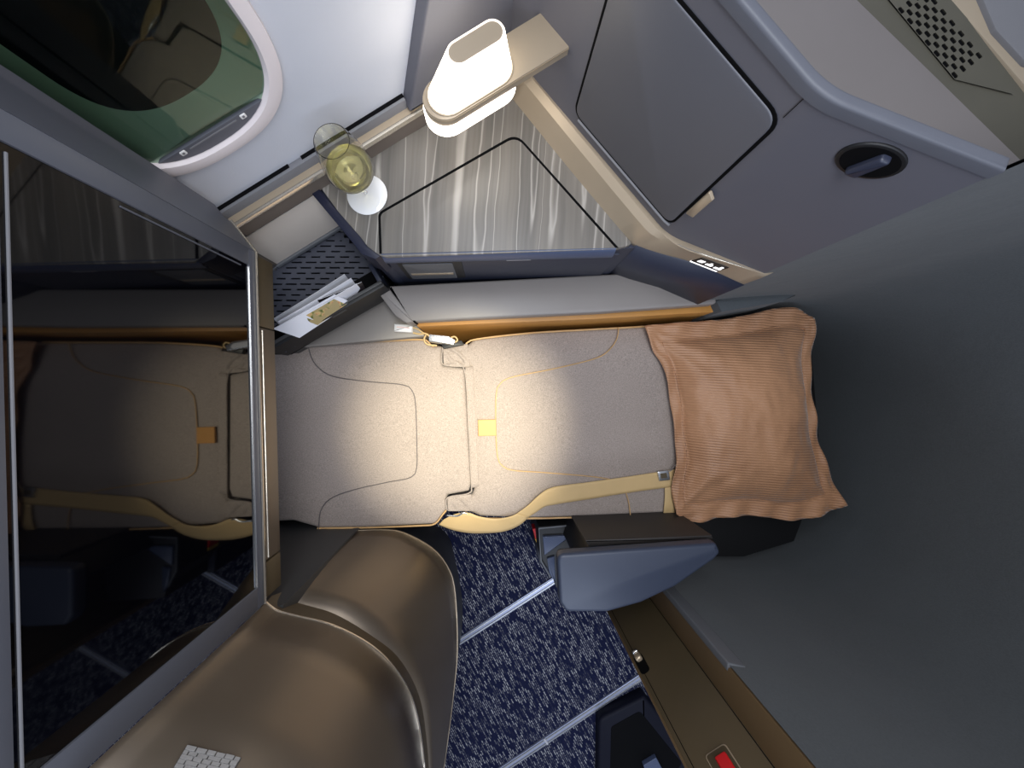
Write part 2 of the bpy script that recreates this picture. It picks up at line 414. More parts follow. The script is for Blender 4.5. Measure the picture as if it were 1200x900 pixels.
Z_BED = H-1.15; Z_TABLE = H-0.85; Z_PAD = H-1.05
N0 = Vector((-0.526, 0.851)).normalized(); T0 = Vector((N0.y, -N0.x))     # window wall: outward normal and direction along the cabin
D0 = 0.608
def nt_(n, t): q = N0*n+T0*t; return (q.x, q.y)
def winxf(off=0.0):            # local (t, z, towards the cabin)
    return lambda p: Vector((*nt_(D0-off-p[2], p[0]), p[1]))

# ================================================================== SETTING
floor = slab('floor', rect(-2.2, 2.4, -2.6, 1.6), 0.0, -0.05, M['carpet'], r=0); struct(floor, 'navy carpet with pale woven flecks', 'floor')
# --- seat tracks
AX = Vector((0.843, 0.537))
def track(p_a, p_b, label):
    a = Vector(XY(*p_a, H)); b = Vector(XY(*p_b, H)); d = (b-a).normalized(); n = Vector((-d.y, d.x)); w = 0.014
    a = a-d*0.02
    t = thing('seat_track', label, 'seat track', (*((a+b)/2), 0), 'floor seat tracks')
    b = b+d*1.0
    slab('rail', [tuple(a+n*w), tuple(a-n*w), tuple(b-n*w), tuple(b+n*w)], 0.008, 0, M['alu'], 0.002, 2, t)
    for s in (-1, 1):
        q0 = a+n*s*w*0.55; q1 = b+n*s*w*0.55
        slab('rail_flange', [tuple(q0+n*0.003), tuple(q0-n*0.003), tuple(q1-n*0.003), tuple(q1+n*0.003)], 0.0105, 0.007, M['steel'], 0.001, 1, t)
    m = a.lerp(b, 0.45 if 'armrest' in label else 0.2)
    slab('joint_cover', [tuple(m+n*w+d*0.004), tuple(m-n*w+d*0.004), tuple(m-n*w-d*0.004), tuple(m+n*w-d*0.004)], 0.0115, 0.007, M['lightgrey'], 0.001, 1, t)
track((535, 753), (650, 679), 'silver seat track on the carpet running up to the armrest')
track((560, 920), (745, 796), 'silver seat track on the carpet near the bottom edge of the photo')

# --- sidewall with the window
WT0, WT1, WZ0, WZ1 = -0.345, -0.008, 0.94, 1.44
def oval(t0, t1, z0, z1, r, n=12): return fillet([(t0, z0), (t1, z0), (t1, z1), (t0, z1)], r, n)
outer = ccw(oval(WT0+0.02, WT1-0.02, WZ0+0.02, WZ1-0.02, 0.16))
def wall_with_hole():
    big = [(-1.6, 0.0), (1.3, 0.0), (1.3, 1.95), (-1.6, 1.95)]
    bm = bmesh.new(); xf = winxf()
    def ring(pts, off): return [bm.verts.new(xf((x, y, off))) for x, y in pts]
    A = ring(big, 0); B = ring(outer, 0); C = ring(outer, -0.06); E = ring(big, -0.06)
    for a, b in ((A, B), (E, C)):
        ed = []
        for L in (a, b):
            for i in range(len(L)): ed.append(bm.edges.get((L[i], L[(i+1) % len(L)])) or bm.edges.new((L[i], L[(i+1) % len(L)])))
        bmesh.ops.triangle_fill(bm, use_beauty=True, use_dissolve=False, edges=ed)
    for p, q in ((B, C), (A, E)):
        for i in range(len(p)): bm.faces.new((p[i], p[(i+1) % len(p)], q[(i+1) % len(p)], q[i]))
    bmesh.ops.recalc_face_normals(bm, faces=bm.faces)
    me = bpy.data.meshes.new('wall_window'); bm.to_mesh(me); bm.free(); me.materials.append(M['lining'])
    o = bpy.data.objects.new('wall_window', me); col.objects.link(o); return o
wall_window = struct(wall_with_hole(), 'pale grey aircraft sidewall lining around the window', 'wall')
win = bpy.data.objects.new('window_1', None); col.objects.link(win); win.location = (*nt_(D0, (WT0+WT1)/2), WZ0)
struct(win, 'dimmed oval aircraft window in a white bezel', 'window')
def ringloft(name, a, b, za, zb, m, parent, mid=None):
    xf = winxf(); rows = [[xf((x, y, za)) for x, y in a]]
    if mid:
        for pts, zz in mid: rows.append([xf((x, y, zz)) for x, y in pts])
    rows.append([xf((x, y, zb)) for x, y in b]); return loft(name, rows, m, parent, closed=True)
bo = ccw(oval(WT0, WT1, WZ0, WZ1, 0.16, 16)); bi = ccw(oval(WT0+0.026, WT1-0.026, WZ0+0.026, WZ1-0.026, 0.14, 16))
ringloft('window_bezel', bo, bi, 0.0, 0.002, M['bezel'], win, [(offset(bo, 0.002), 0.010), (offset(bo, 0.012), 0.013), (offset(bi, -0.004), 0.012)])
gr = ccw(oval(WT0+0.058, WT1-0.05, WZ0+0.065, WZ1-0.06, 0.13, 16))
ringloft('window_reveal', bi, gr, 0.004, -0.052, M['green'], win)
slab('outer_pane', ccw(oval(WT0+0.045, WT1-0.04, WZ0+0.05, WZ1-0.05, 0.13, 12)), -0.052, -0.058, M['night'], 0, 1, win, winxf())
ch = WZ0+0.060
inner = [(x, max(y, ch)) for x, y in bi]
pn = []
for q in inner:
    if not pn or (Vector(q)-Vector(pn[-1])).length > 1e-5: pn.append(q)
slab('inner_pane', pn, 0.004, 0.002, M['pane'], 0, 1, win, winxf())
low = [(x, y) for x, y in bi if y <= ch+1e-6]
dp = slab('dimmer_panel', low, 0.006, 0.0, M['grey'], 0.001, 2, win, winxf()); dp.data.materials[0] = M['rim']
tm = (WT0+WT1)/2; zc = WZ0+0.046
slab('dimmer_slider', fillet(rect(tm-0.045, tm+0.045, zc-0.0012, zc+0.0012), 0.001), 0.0068, 0.005, M['grey'], 0, 1, dp, winxf())
for s in (-1, 1):
    c = tm+s*0.058
    b_ = slab('dimmer_button', fillet(rect(c-0.005, c+0.005, zc-0.004, zc+0.004), 0.002), 0.0075, 0.005, M['white'], 0.0005, 2, dp, winxf())
    slab('button_mark', fillet(rect(c-0.002, c+0.002, zc-0.002, zc+0.002), 0.001), 0.008, 0.007, M['grey'], 0, 1, dp, winxf())

# --- window ledge rail
zl = H-0.80
ledge = thing('window_ledge', 'champagne metal ledge rail with dark slot along the window wall', 'ledge', (*nt_(D0, -0.2), zl))
t_l = nt_; ta = -0.292; tb = 0.40
def nslab(name, n0, n1, t0, t1, zt, zb, m, par, r=0.002): return slab(name, [nt_(n0, t0), nt_(n1, t0), nt_(n1, t1), nt_(n0, t1)], zt, zb, m, r, 2, par)
nslab('ledge_top', 0.575, 0.606, ta, tb, zl, zl-0.008, M['champagne_soft'], ledge)
nslab('ledge_edge', 0.571, 0.579, ta, tb, zl+0.003, zl-0.008, M['bright_trim'], ledge)
nslab('shaded_ledge_apron', 0.578, 0.600, ta, tb, zl-0.0075, zl-0.052, M['apron'], ledge)  # dark tone puts the shadow band under the ledge edge into the colour
nslab('slot_strip', 0.594, 0.607, ta, 0.152, zl+0.022, zl-0.002, M['grey'], ledge)
nslab('slot_shadow', 0.600, 0.6075, ta, -0.12, zl+0.0235, zl+0.018, M['gap'], ledge, 0.0)
nslab('slot_shadow', 0.600, 0.6075, -0.09, 0.152, zl+0.0235, zl+0.018, M['gap'], ledge, 0.0)

# --- grey wing panel on the sidewall behind the lamp
w_e0 = (0.148, zl+0.005); w_e1 = (0.245, 1.0); sl = (w_e1[0]-w_e0[0])/(w_e1[1]-w_e0[1])
wing = slab('trim_1', fillet([(w_e0[0], w_e0[1]), (0.50, w_e0[1]), (0.50, 1.45), (w_e0[0]+sl*(1.45-w_e0[1])*0.8, 1.45)], [0.004, 0, 0, 0]), 0.03, 0.001, M['wallgrey'], 0.006, 3, None, winxf())
struct(wing, 'dark grey side panel with slanted edge behind the lamp', 'panel')

# --- suite wall: two facets
A1 = Vector((0.0747, 0.647)); B1 = Vector((0.355, 0.318)); C1 = Vector((0.556, 0.238))
dirA = (B1-A1).normalized(); A0 = A1-dirA*0.20
Z_WALL = 1.20
n1 = Vector((-dirA.y, dirA.x)); n1 = n1 if n1.dot(B1) > 0 else -n1
d2 = (C1-B1).normalized(); n2 = Vector((-d2.y, d2.x)); n2 = n2 if n2.dot(B1) > 0 else -n2
def wall_contour(o): # offset the two-facet line outward by o
    k = (n1+n2).normalized(); kk = o/k.dot(n1)
    arc = []
    a = A0+n1*o; b = B1+k*kk; c = C1+n2*o
    for i in range(9):
        s = i/8; p0 = b-dirA*0.03; p1 = b+d2*0.03; arc.append(p0*(1-s)**2+b*2*s*(1-s)+p1*s*s)
    return [a]+arc+[c]
wi = wall_contour(0.0); wo = wall_contour(0.014)
wall_suite = slab('wall_suite', [tuple(p) for p in wi]+[tuple(p) for p in wo[::-1]], Z_WALL-0.012, 0.0, M['wallgrey'], 0.0, 1)
struct(wall_suite, 'tall grey partition wall behind the side table with a cabinet door', 'wall')
cap = slab('wall_cap', [tuple(p) for p in wall_contour(-0.002)]+[tuple(p) for p in wall_contour(0.014)[::-1]], Z_WALL+0.004, Z_WALL-0.013, M['rim'], 0.005, 4, wall_suite)
pl1 = VPlane(A1, B1); pl2 = VPlane(B1, C1)
# cabinet door
dpx = [pl1.hit(675, 131), pl1.hit(785, 262), pl1.hit(903, 128)]
zb_ = (dpx[0][1]+dpx[1][1])/2; a0_ = dpx[0][0]; a1_ = dpx[1][0]; zt_ = dpx[2][1]
door_pts = fillet([(a0_, zb_), (a1_, zb_), (a1_, zt_), (a0_, zt_)], 0.022, 6)
slab('door_gap', offset(ccw(door_pts), -0.0048), 0.0012, -0.002, M['gap'], 0, 1, wall_suite, pl1.xf())
dr = slab('cabinet_door', door_pts, 0.0030, 0.0, M['doorgrey'], 0.002, 3, wall_suite, pl1.xf())
tube('door_edge_highlight', [pl1.at(a0_+0.012, zb_-0.0065, 0.002), pl1.at(a1_-0.012, zb_-0.0065, 0.002), pl1.at(a1_+0.002, zb_-0.003, 0.002)], 0.0028, M['grey'], wall_suite, 6)  # grey tube paints the highlight along the door's bottom edge
la0 = pl1.hit(808, 251); la1 = pl1.hit(834, 222)
slab('latch_tab', fillet([(a1_+0.006, la0[1]), (a1_+0.006, la1[1]), (a1_+0.021, la1[1]-0.008), (a1_+0.021, la0[1]+0.008)], 0.003), 0.006, 0.0, M['champagne_soft'], 0.002, 2, wall_suite, pl1.xf())
sm0 = pl1.hit(875, 77)
slab('panel_seam', rect(B1.x*0+pl1.len-0.012, pl1.len-0.0112, zt_+0.005, Z_WALL-0.012), 0.0004, -0.001, M['gap'], 0, 1, wall_suite, pl1.xf())
# rotary handle in an oval cup on facet 2
ka, kz = pl2.hit(1020, 188)
def ell(ca, cz, ra, rz, n=32): return [(ca+ra*math.cos(2*math.pi*i/n), cz+rz*math.sin(2*math.pi*i/n)) for i in range(n)]
slab('handle_cup', ell(ka, kz, 0.038, 0.028), 0.003, -0.002, M['black'], 0.002, 3, wall_suite, pl2.xf())
slab('handle_well', ell(ka, kz, 0.033, 0.0235), 0.0034, 0.0, M['gap'], 0.0, 1, wall_suite, pl2.xf())
slab('turn_handle', fillet([(ka-0.014, kz-0.021), (ka+0.004, kz-0.021), (ka+0.013, kz+0.018), (ka-0.001, kz+0.018)], 0.005), 0.012, 0.002, M['navy'], 0.004, 3, wall_suite, pl2.xf())
# champagne moulding at the foot of the suite wall
low_px = [(600, 113), (668, 197), (733, 274), (748, 285), (775, 294.5), (817, 306.5), (873, 331)]
up_px = [(620, 88), (690, 173), (757, 254), (776, 274), (800, 290), (840, 303.5), (899, 322)]
lo3 = crom([P(u, v, 0.852) for u, v in low_px], 40); up3 = crom([P(u, v, 0.798) for u, v in up_px], 40)
rows = [[lo3[i]+Vector((0, 0, -0.012)) for i in range(40)], lo3, [lo3[i].lerp(up3[i], 0.60)+Vector((0, 0, 0.013)) for i in range(40)], up3,
        [up3[i]+Vector((up3[i].x, up3[i].y, 0)).normalized()*0.03 for i in range(40)]]
mould = struct(loft('trim_2', rows, M['champagne_soft'], None, -0.004, 20), 'champagne moulding curving along the foot of the partition wall', 'trim')
tube('moulding_edge', [p+Vector((0, 0, 0.001)) for p in up3], 0.0022, M['bright_trim'], mould, 6)
sa, sb_ = lo3[15], up3[15]
k15 = 10
tube('moulding_joint', [rows[j][k15]+Vector((0, 0, 0.001)) for j in range(1, 4)], 0.0008, M['gap'], mould, 5)
# lit control strip in the moulding
def onm(i, s, h=0.003): # point on the moulding at arc position i (float) and height fraction s
    i0 = int(i); f = i-i0; a = lo3[i0].lerp(lo3[i0+1], f); b = up3[i0].lerp(up3[i0+1], f)
    rg = a.lerp(b, 0.60)+Vector((0, 0, 0.013))
    nrm = (rg-a).cross(lo3[i0+1]-lo3[i0]).normalized(); nrm = nrm if nrm.dot(Vector((0.1, -0.2, 1.4))-a) > 0 else -nrm   # faces the seat
    return a.lerp(rg, s)+nrm*(h+0.0055)
def mould_quad(name, i0, i1, s0, s1, h, m, par):
    c = [onm(i0, s0, h), onm(i1, s0, h), onm(i1, s1, h), onm(i0, s1, h)]; b = [onm(i0, s0, h-0.006), onm(i1, s0, h-0.006), onm(i1, s1, h-0.006), onm(i0, s1, h-0.006)]
    return link_mesh(name, c+b, [(0, 1, 2, 3), (7, 6, 5, 4), (0, 1, 5, 4), (1, 2, 6, 5), (2, 3, 7, 6), (3, 0, 4, 7)], m, par, 0)
best = min(range(40), key=lambda i: (up3[i]-P(818, 297, 0.798)).length); bst2 = min(range(39), key=lambda i: (up3[i]-P(850, 307, 0.798)).length)
best += 1.6; bst2 += 0.9
cs = mould_quad('control_strip', best, bst2+0.3, 0.15, 0.88, 0.0, M['black'], mould)
w_ = (bst2+0.3-best)
mould_quad('icon', best+w_*0.08, best+w_*0.26, 0.40, 0.68, 0.001, M['icon'], cs)
mould_quad('icon', best+w_*0.38, best+w_*0.62, 0.36, 0.54, 0.001, M['icon'], cs)
mould_quad('icon', best+w_*0.45, best+w_*0.52, 0.54, 0.72, 0.001, M['icon'], cs)
mould_quad('icon', best+w_*0.72, best+w_*0.95, 0.34, 0.50, 0.001, M['icon'], cs)
mould_quad('icon', best+w_*0.84, best+w_*0.92, 0.50, 0.72, 0.001, M['icon'], cs)
mould_quad('strip_light', best, bst2+0.3, 0.02, 0.10, 0.0, M['icon'], cs)
# navy skirt below the moulding on facet 2
sk = [P(u, v, 0.855)-Vector((n2.x, n2.y, 0))*0.007 for u, v in low_px[2:]]
loft('wall_skirt', [[p+Vector((0, 0, -0.25)) for p in sk], sk], M['navy'], mould, -0.01)

# --- seat shell wrapping the head end
shell_pl = [(0.556, 0.238), (0.68, 0.250), (0.82, 0.256), (0.95, 0.245), (1.05, 0.18), (1.105, 0.06), (1.12, -0.12), (1.11, -0.30), (1.06, -0.46), (0.95, -0.555), (0.80, -0.585), (0.62, -0.575), (0.466, -0.552)]
sh = crom([(x, y, 0) for x, y in shell_pl], 90)
shell = thing('seat_shell', 'tall slate suede seat shell wrapping around the pillow end', 'seat shell', (0.9, -0.1, 0.0))
loft('shell_lining', [[p+Vector((0, 0, z)) for p in sh] for z in (0.05, 0.3, 0.47, 0.6, 0.8, 1.0, 1.15, 1.245)], M['suede'], shell, 0.0)
# outer skin gives the shell its thickness
def outp(k, o):
    a = sh[max(0, k-1)]; b = sh[min(len(sh)-1, k+1)]; t = (b-a).normalized(); n = Vector((t.y, -t.x, 0)); 
    c = Vector((0.7, -0.15, 0)); n = n if n.dot(sh[k]-c) > 0 else -n
    return sh[k]+n*o
so = [outp(k, 0.004+0.046*min(1, k/16)) for k in range(len(sh))]
loft('shell_skin', [[p+Vector((0, 0, 1.245)) for p in sh], [ (sh[i]*0.5+so[i]*0.5)+Vector((0, 0, 1.255)) for i in range(len(sh))], [p+Vector((0, 0, 1.24)) for p in so], [p+Vector((0, 0, 0.0)) for p in so]], M['darkgrey'], shell)
e0 = Vector((0.466, -0.552)); 
slab('shell_edge_highlight', fillet([(0.462, -0.547), (0.500, -0.556), (0.500, -0.572), (0.462, -0.566)], 0.004), 0.855, 0.05, M['lipgrey'], 0.004, 3, shell)  # paler strip stands in for light caught on the shell's edge bevel

# --- door pillar on the aisle side
pil = thing('door_pillar', 'dark bronze sliding door pillar with red release and small latch pin', 'door pillar', (0.40, -0.65, 0))
EA = (0.464, -0.556); EB = (0.456, -0.620); EC = (0.349, -0.689)
def vslab(name, a, b, out, th, z0, z1, m, par, r=0.002):
    pl = VPlane(a, b); return slab(name, rect(0, pl.len, z0, z1), out, out-th, m, r, 2, par, pl.xf())
vslab('pillar_face', EA, EB, 0.0, 0.05, 0.0, 1.24, M['bronze_mid'], pil)
plB = VPlane(EB, EC)
slab('door_face', rect(-0.002, plB.len, 0.0, 1.24), 0.0, -0.03, M['bronze_dark'], 0.001, 2, pil, plB.xf())
slab('door_edge', rect(plB.len-0.0005, plB.len+0.006, 0.0, 1.24), -0.002, -0.03, M['bronze_mid'], 0.002, 2, pil, plB.xf())
slab('face_groove', rect(0.0, 0.0018, 0.0, 1.24), 0.0005, -0.002, M['gap'], 0, 1, pil, plB.xf())
slab('edge_groove', rect(plB.len-0.010, plB.len-0.0085, 0.0, 1.24), 0.0004, -0.002, M['gap'], 0, 1, pil, plB.xf())
la, lz = plB.hit(752, 778)
slab('latch_slot', fillet(rect(la-0.012, la+0.012, lz-0.032, lz+0.030), 0.011), 0.0008, -0.004, M['gap'], 0, 1, pil, plB.xf())
lp = slab('latch_pin', fillet(rect(la-0.009, la+0.008, lz-0.028, lz-0.008), 0.007), 0.012, 0.0, M['champagne'], 0.005, 3, pil, plB.xf())
slab('pin_tip', fillet(rect(la-0.008, la+0.007, lz-0.034, lz-0.026), 0.004), 0.015, 0.0, M['steel'], 0.003, 3, lp, plB.xf())
ra, rz = plB.hit(835, 884)
rf = slab('release_frame', fillet(rect(ra-0.030, ra+0.014, rz-0.004, rz+0.14), 0.008), 0.0022, 0.0, M['champagne_soft'], 0.001, 2, pil, plB.xf())
slab('release_panel', fillet(rect(ra-0.028, ra+0.0125, rz-0.0015, rz+0.138), 0.007), 0.0030, 0.001, M['bronze_dark'], 0.001, 2, rf, plB.xf())
slab('red_release', fillet(rect(ra-0.022, ra+0.000, rz+0.012, rz+0.11), 0.004), 0.009, 0.001, M['red'], 0.003, 3, rf, plB.xf())['label'] = 'red release handle'

# ================================================================== NEIGHBOURING CONSOLE BEYOND THE WALL
nb = thing('rear_console', 'pale console with olive perforated grille beyond the partition wall', 'console', (0.75, 0.65, 0))
zA = H-0.60; zB = H-0.53
slab('console_top', [XY(840, -160, .60), XY(850, -20, .60), XY(960, 130, .60), XY(1010, 150, .60), XY(1230, 225, .60), XY(1003, -2, .60), XY(860, -160, .60)][0:1]+[XY(850, 40, .60), XY(930, 130, .60), XY(1000, 160, .60), XY(1240, 225, .60), XY(1203, 187, .60), XY(1010, -2, .60), XY(850, -160, .60)], zA, 0.3, M['lining2'], 0.0, 2, nb)
# olive band rises from the console top to the cream lining
L0 = [P(840, -160, .60), P(1002, -2, .60), P(1190, 182, .60), P(1260, 250, .60)]
L1 = [P(960, -180, .575), P(1115, 0, .575), P(1205, 104, .575), P(1300, 214, .575)]
def bandpt(u, v, h=0.0):
    p0, p1, p2 = L0[1], L0[2], L1[1]; nrm = (p1-p0).cross(p2-p0).normalized(); nrm = nrm if nrm.z > 0 else -nrm
    o = Vector((0, 0, H)); r = Vector(((u-U0)/F, -(v-V0)/F, -1)); s = (p0-o).dot(nrm)/r.dot(nrm); return o+r*s+nrm*h
bp_ = [(880, -120), (1002, -2), (1190, 182), (1260, 250), (1310, 214), (1205, 104), (1115, 0), (1000, -135)]
band = link_mesh('grille_band', [bandpt(u, v, h) for h in (0.0, -0.012) for u, v in bp_] , [tuple(range(8)), tuple(range(15, 7, -1))]+[(k, (k+1) % 8, 8+(k+1) % 8, 8+k) for k in range(8)], M['olive'], nb, 0)
ga = Vector((10.4, 12.6)); gb = Vector((9.9, 2.5)); g0 = Vector((1054.4, 13.5))
holes = {}
for i in range(-3, 7):
    lo_b = max(0, -2*i) if i < 0 else 0; hi_b = 6 if i <= 3 else 6-2*(i-3)
    for j in range(lo_b, hi_b+1): holes[(i, j)] = 1
bk = link_mesh('grille_backing', [bandpt(*(g0+ga*i+gb*j), 0.001) for i, j in ((-3.4, -0.42), (6.4, -0.42), (6.4, 6.42), (-3.4, 6.42))], [(0, 1, 2, 3)], M['gap'], nb, 0)
V = []; Fc = []
for i in range(-3, 7):
    for j in range(0, 7):
        c0 = g0+ga*i+gb*j; cor = [c0+ga*a+gb*b for a, b in ((-.5, -.5), (.5, -.5), (.5, .5), (-.5, .5))]
        if (i, j) not in holes:
            k = len(V); V += [bandpt(*c, 0.003) for c in cor]; Fc.append((k, k+1, k+2, k+3)); continue
        k = len(V); ring = []
        for q in range(8):
            a = cor[(q//2) % 4]; b = cor[(q//2+1) % 4]; e = a if q % 2 == 0 else (a+b)/2; ring.append(e)
        V += [bandpt(*e, 0.003) for e in ring]
        inn = []
        for e in ring: dd = (e-c0); inn.append(c0+dd.normalized()*4.1)
        V += [bandpt(*e, 0.003) for e in inn]; V += [bandpt(*e, 0.0012) for e in inn]
        for q in range(8):
            r_ = (q+1) % 8; Fc.append((k+q, k+r_, k+8+r_, k+8+q)); Fc.append((k+8+q, k+8+r_, k+16+r_, k+16+q))
link_mesh('perforated_plate', V, Fc, M['olive'], nb, 0)
slab('lining_panel', [XY(960, -180, .575), XY(1115, 0, .575), XY(1205, 104, .575), XY(1300, 214, .575), XY(1400, 214, .575), XY(1300, -180, .575)], H-0.575, 0.3, M['cream'], 0.003, 2, nb)
slab('lining_patch', fillet([XY(1140, -30, .568), XY(1168, 35, .568), XY(1205, 75, .568), XY(1290, 60, .568), XY(1270, -100, .568)], 0.01), H-0.568, H-0.58, M['grey'], 0.003, 2, nb)

# ================================================================== TV
Dsb, Dst = 0.705, 0.350
tvA = Vector(XY(290, 310, Dsb)); tvB = Vector(XY(300, 689, Dsb))
tv = VPlane(tvA, tvB)
tvr = thing('television', 'large black wall television in a grey frame at the foot of the bed', 'television', (tv.p.x-0.05, -0.07, H-Dsb-0.04))
zs0, zs1 = H-Dsb, H-Dst
Lw = tv.len
slab('screen', fillet(rect(0.0, Lw, zs0, zs1), 0.004), 0.0, -0.006, M['screen'], 0.0, 1, tvr, tv.xf())
def frame_piece(name, pts, t, b, m, par, r=0.002): return slab(name, pts, t, b, m, r, 2, par, tv.xf())
# bezel: four strips proud of the screen, bright inner edge
bw, ba, bb, bt = 0.030, 0.040, 0.022, 0.030
frame_piece('bezel', rect(-bw, Lw+ba, zs0-bb, zs0), 0.003, -0.05, M['tvframe'], tvr)
frame_piece('bezel', rect(-bw, Lw+ba, zs1, zs1+bt), 0.003, -0.05, M['tvframe'], tvr)
frame_piece('bezel', rect(-bw, 0.0, zs0-0.001, zs1+0.001), 0.003, -0.05, M['tvframe'], tvr)
frame_piece('bezel', rect(Lw, Lw+ba, zs0-0.001, zs1+0.001), 0.003, -0.05, M['tvframe'], tvr)
frame_piece('screen_edge', rect(0.004, Lw, zs0-0.0003, zs0+0.0006), 0.0035, -0.002, M['steel'], tvr, 0.0005)
frame_piece('screen_edge', rect(0.008, Lw-0.004, zs1-0.0075, zs1-0.0055), 0.002, -0.002, M['grey'], tvr, 0.0005)
frame_piece('screen_edge', rect(0.006, 0.008, zs0+0.02, zs0+0.24), 0.0015, -0.002, M['tvframe'], tvr, 0.0)
frame_piece('back_cover', rect(-bw, Lw+ba, zs0-bb, zs1+bt), -0.0065, -0.12, M['tvframe'], tvr)
# angled wing between the television and the window wall
zw0 = H-0.722; zw1 = zs1+bt
w0 = tv.at(-bw, 0, 0.003); w1 = Vector((*XY(268.5, 258, 0.722), 0)); w2 = Vector((*XY(252, 240, 0.722), 0))
def vpoly(name, pts, z0, z1, m, par, back):
    a = [Vector((p.x, p.y, 0)) for p in pts]; ring = a+[p+back for p in a[::-1]]
    return slab(name, [(p.x, p.y) for p in ring], z1, z0, m, 0.0, 1, par)
vpoly('wing', [w0, w1], zw0, zw1, M['tvframe'], tvr, Vector((-0.06, -0.02, 0)))
vpoly('wing_return', [w1+Vector((-.002, -.002, 0)), w2], zw0+0.002, zw1, M['wallgrey'], tvr, Vector((-0.06, -0.03, 0)))
# bright edge along the underside of frame and wing
e_ = [w1, w0, tv.at(Lw+ba, 0, 0.003)]
tube('trim_line', [Vector((p.x, p.y, zw0-0.002))+Vector((0.002, 0, 0)) for p in e_], 0.0024, M['bright_trim'], tvr, 6)

# ================================================================== FOOT CONSOLE
con = thing('foot_console', 'curved bronze console below and beside the television, over the foot well', 'console', (-0.35, -0.6, 0))
zc1 = H-0.725
tip = tv.at(Lw+ba-0.001, 0, 0.0045)
c1_px = [(345, 722), (391, 734), (437, 759), (468, 792), (487, 834), (497, 900)]
c1 = [Vector((tip.x, tip.y, zc1)), P(324, 716, .725)]+[P(u, v, .725) for u, v in c1_px]+[P(497, 960, .725), P(488, 1050, .725)]
c1 = [Vector((p.x, p.y, zc1)) for p in c1]; n1_ = 60; c1s = crom(c1, n1_)
top_rows = [[Vector((p.x, p.y, z)) for p in c1s] for z in (1.26, 1.1, 1.0, zc1)]
loft('upper_shell', top_rows, M['bronze'], con, -0.012)
tube('lip_trim', [p+Vector((0, 0, -0.001)) for p in c1s], 0.0026, M['bright_trim'], con, 6)
# recessed band and lower panel
c2 = [P(u, v, .80) for u, v in [(330, 694), (345, 705), (391, 719), (437, 746), (468, 772), (491, 815), (500, 868), (503, 930), (498, 1020)]]
c3 = [P(u, v, 1.15) for u, v in [(418, 622), (445, 621), (472, 624), (506, 642), (525, 665), (533, 692), (536, 753), (533, 799), (520, 900), (505, 985), (490, 1080)]]
# resample lower contours by equal arc
c2s = crom(c2, n1_); c3s = crom(c3, n1_)
c1b = [p+Vector((0, 0, -0.003)) for p in c1s]
loft('shaded_recess_band', [c1b, [c1b[i].lerp(c2s[i], 0.5)+Vector((-0.006, 0.002, 0.0)) for i in range(n1_)], c2s], M['bronze_dark'], con, 0.0, 60)  # same brown as the shell, darkened to paint the shade below the lip
mid = []
for s in (0.0, 0.15, 0.35, 0.6, 0.85, 1.0):
    bulge0 = 0.012*math.sin(math.pi*s)
    row = []
    for i in range(n1_):
        bulge = bulge0*min(1, i/10)
        p = c2s[i].lerp(c3s[i], s); o = Vector((0.7, 0.5 if i < 25 else 0.0, 0)).normalized()
        row.append(p+o*bulge)
    mid.append(row)
loft('lower_panel', mid, M['bronze'], con, -0.008, 60)
tube('lower_trim', c3s, 0.0022, M['champagne'], con, 6)
kick = [P(u, v, 1.60) for u, v in [(430, 600), (470, 604), (520, 625), (533, 660), (541, 705), (541, 740), (538, 760), (530, 800), (515, 870), (490, 960)]]
kk = crom(kick, n1_)
loft('kick_panel', [[c3s[i]+Vector((-0.012, 0, 0.0)) for i in range(n1_)], [Vector((p.x, p.y, 0.0)) for p in kk]], M['darkgrey'], con, 0.0)
# inner side of the foot well
sidep = [Vector((c2s[0].x, c2s[0].y, H-0.72)), Vector((c3s[0].x, c3s[0].y, 0.0))]
yi = (c2s[0].y+0.004)
slab('footwell_side', [(-0.86, c2s[0].y-0.0), (c2s[0].x+0.001, c2s[0].y+0.0), (c3s[0].x+0.004, c3s[0].y+0.006), (c3s[0].x+0.004, c3s[0].y-0.02), (-0.86, c3s[0].y-0.05)], H-0.745, 0.0, M['darkgrey'], 0.0, 1, con)
# skirt under the television
for a0, a1, dn, m_ in ((-bw+0.002, 0.108, 0.0, 'bronze_dark'), (0.110, Lw-0.035, 0.003, 'bronze'), (Lw-0.032, Lw+ba-0.004, 0.0, 'bronze_dark')):
    slab('skirt', rect(a0, a1, zc1-0.062, zc1-0.001), 0.0+dn*0, -0.05, M[m_], 0.002, 2, con, tv.xf())
tube('skirt_line', [tv.at(0.115, zc1-0.018, 0.001), tv.at(Lw-0.04, zc1-0.018, 0.001)], 0.0018, M['bright_trim'], con, 6)
slab('footwell_back', rect(0.06, Lw+0.04, 0.0, 0.86), -0.42, -0.44, M['black'], 0.0, 1, con, tv.xf())
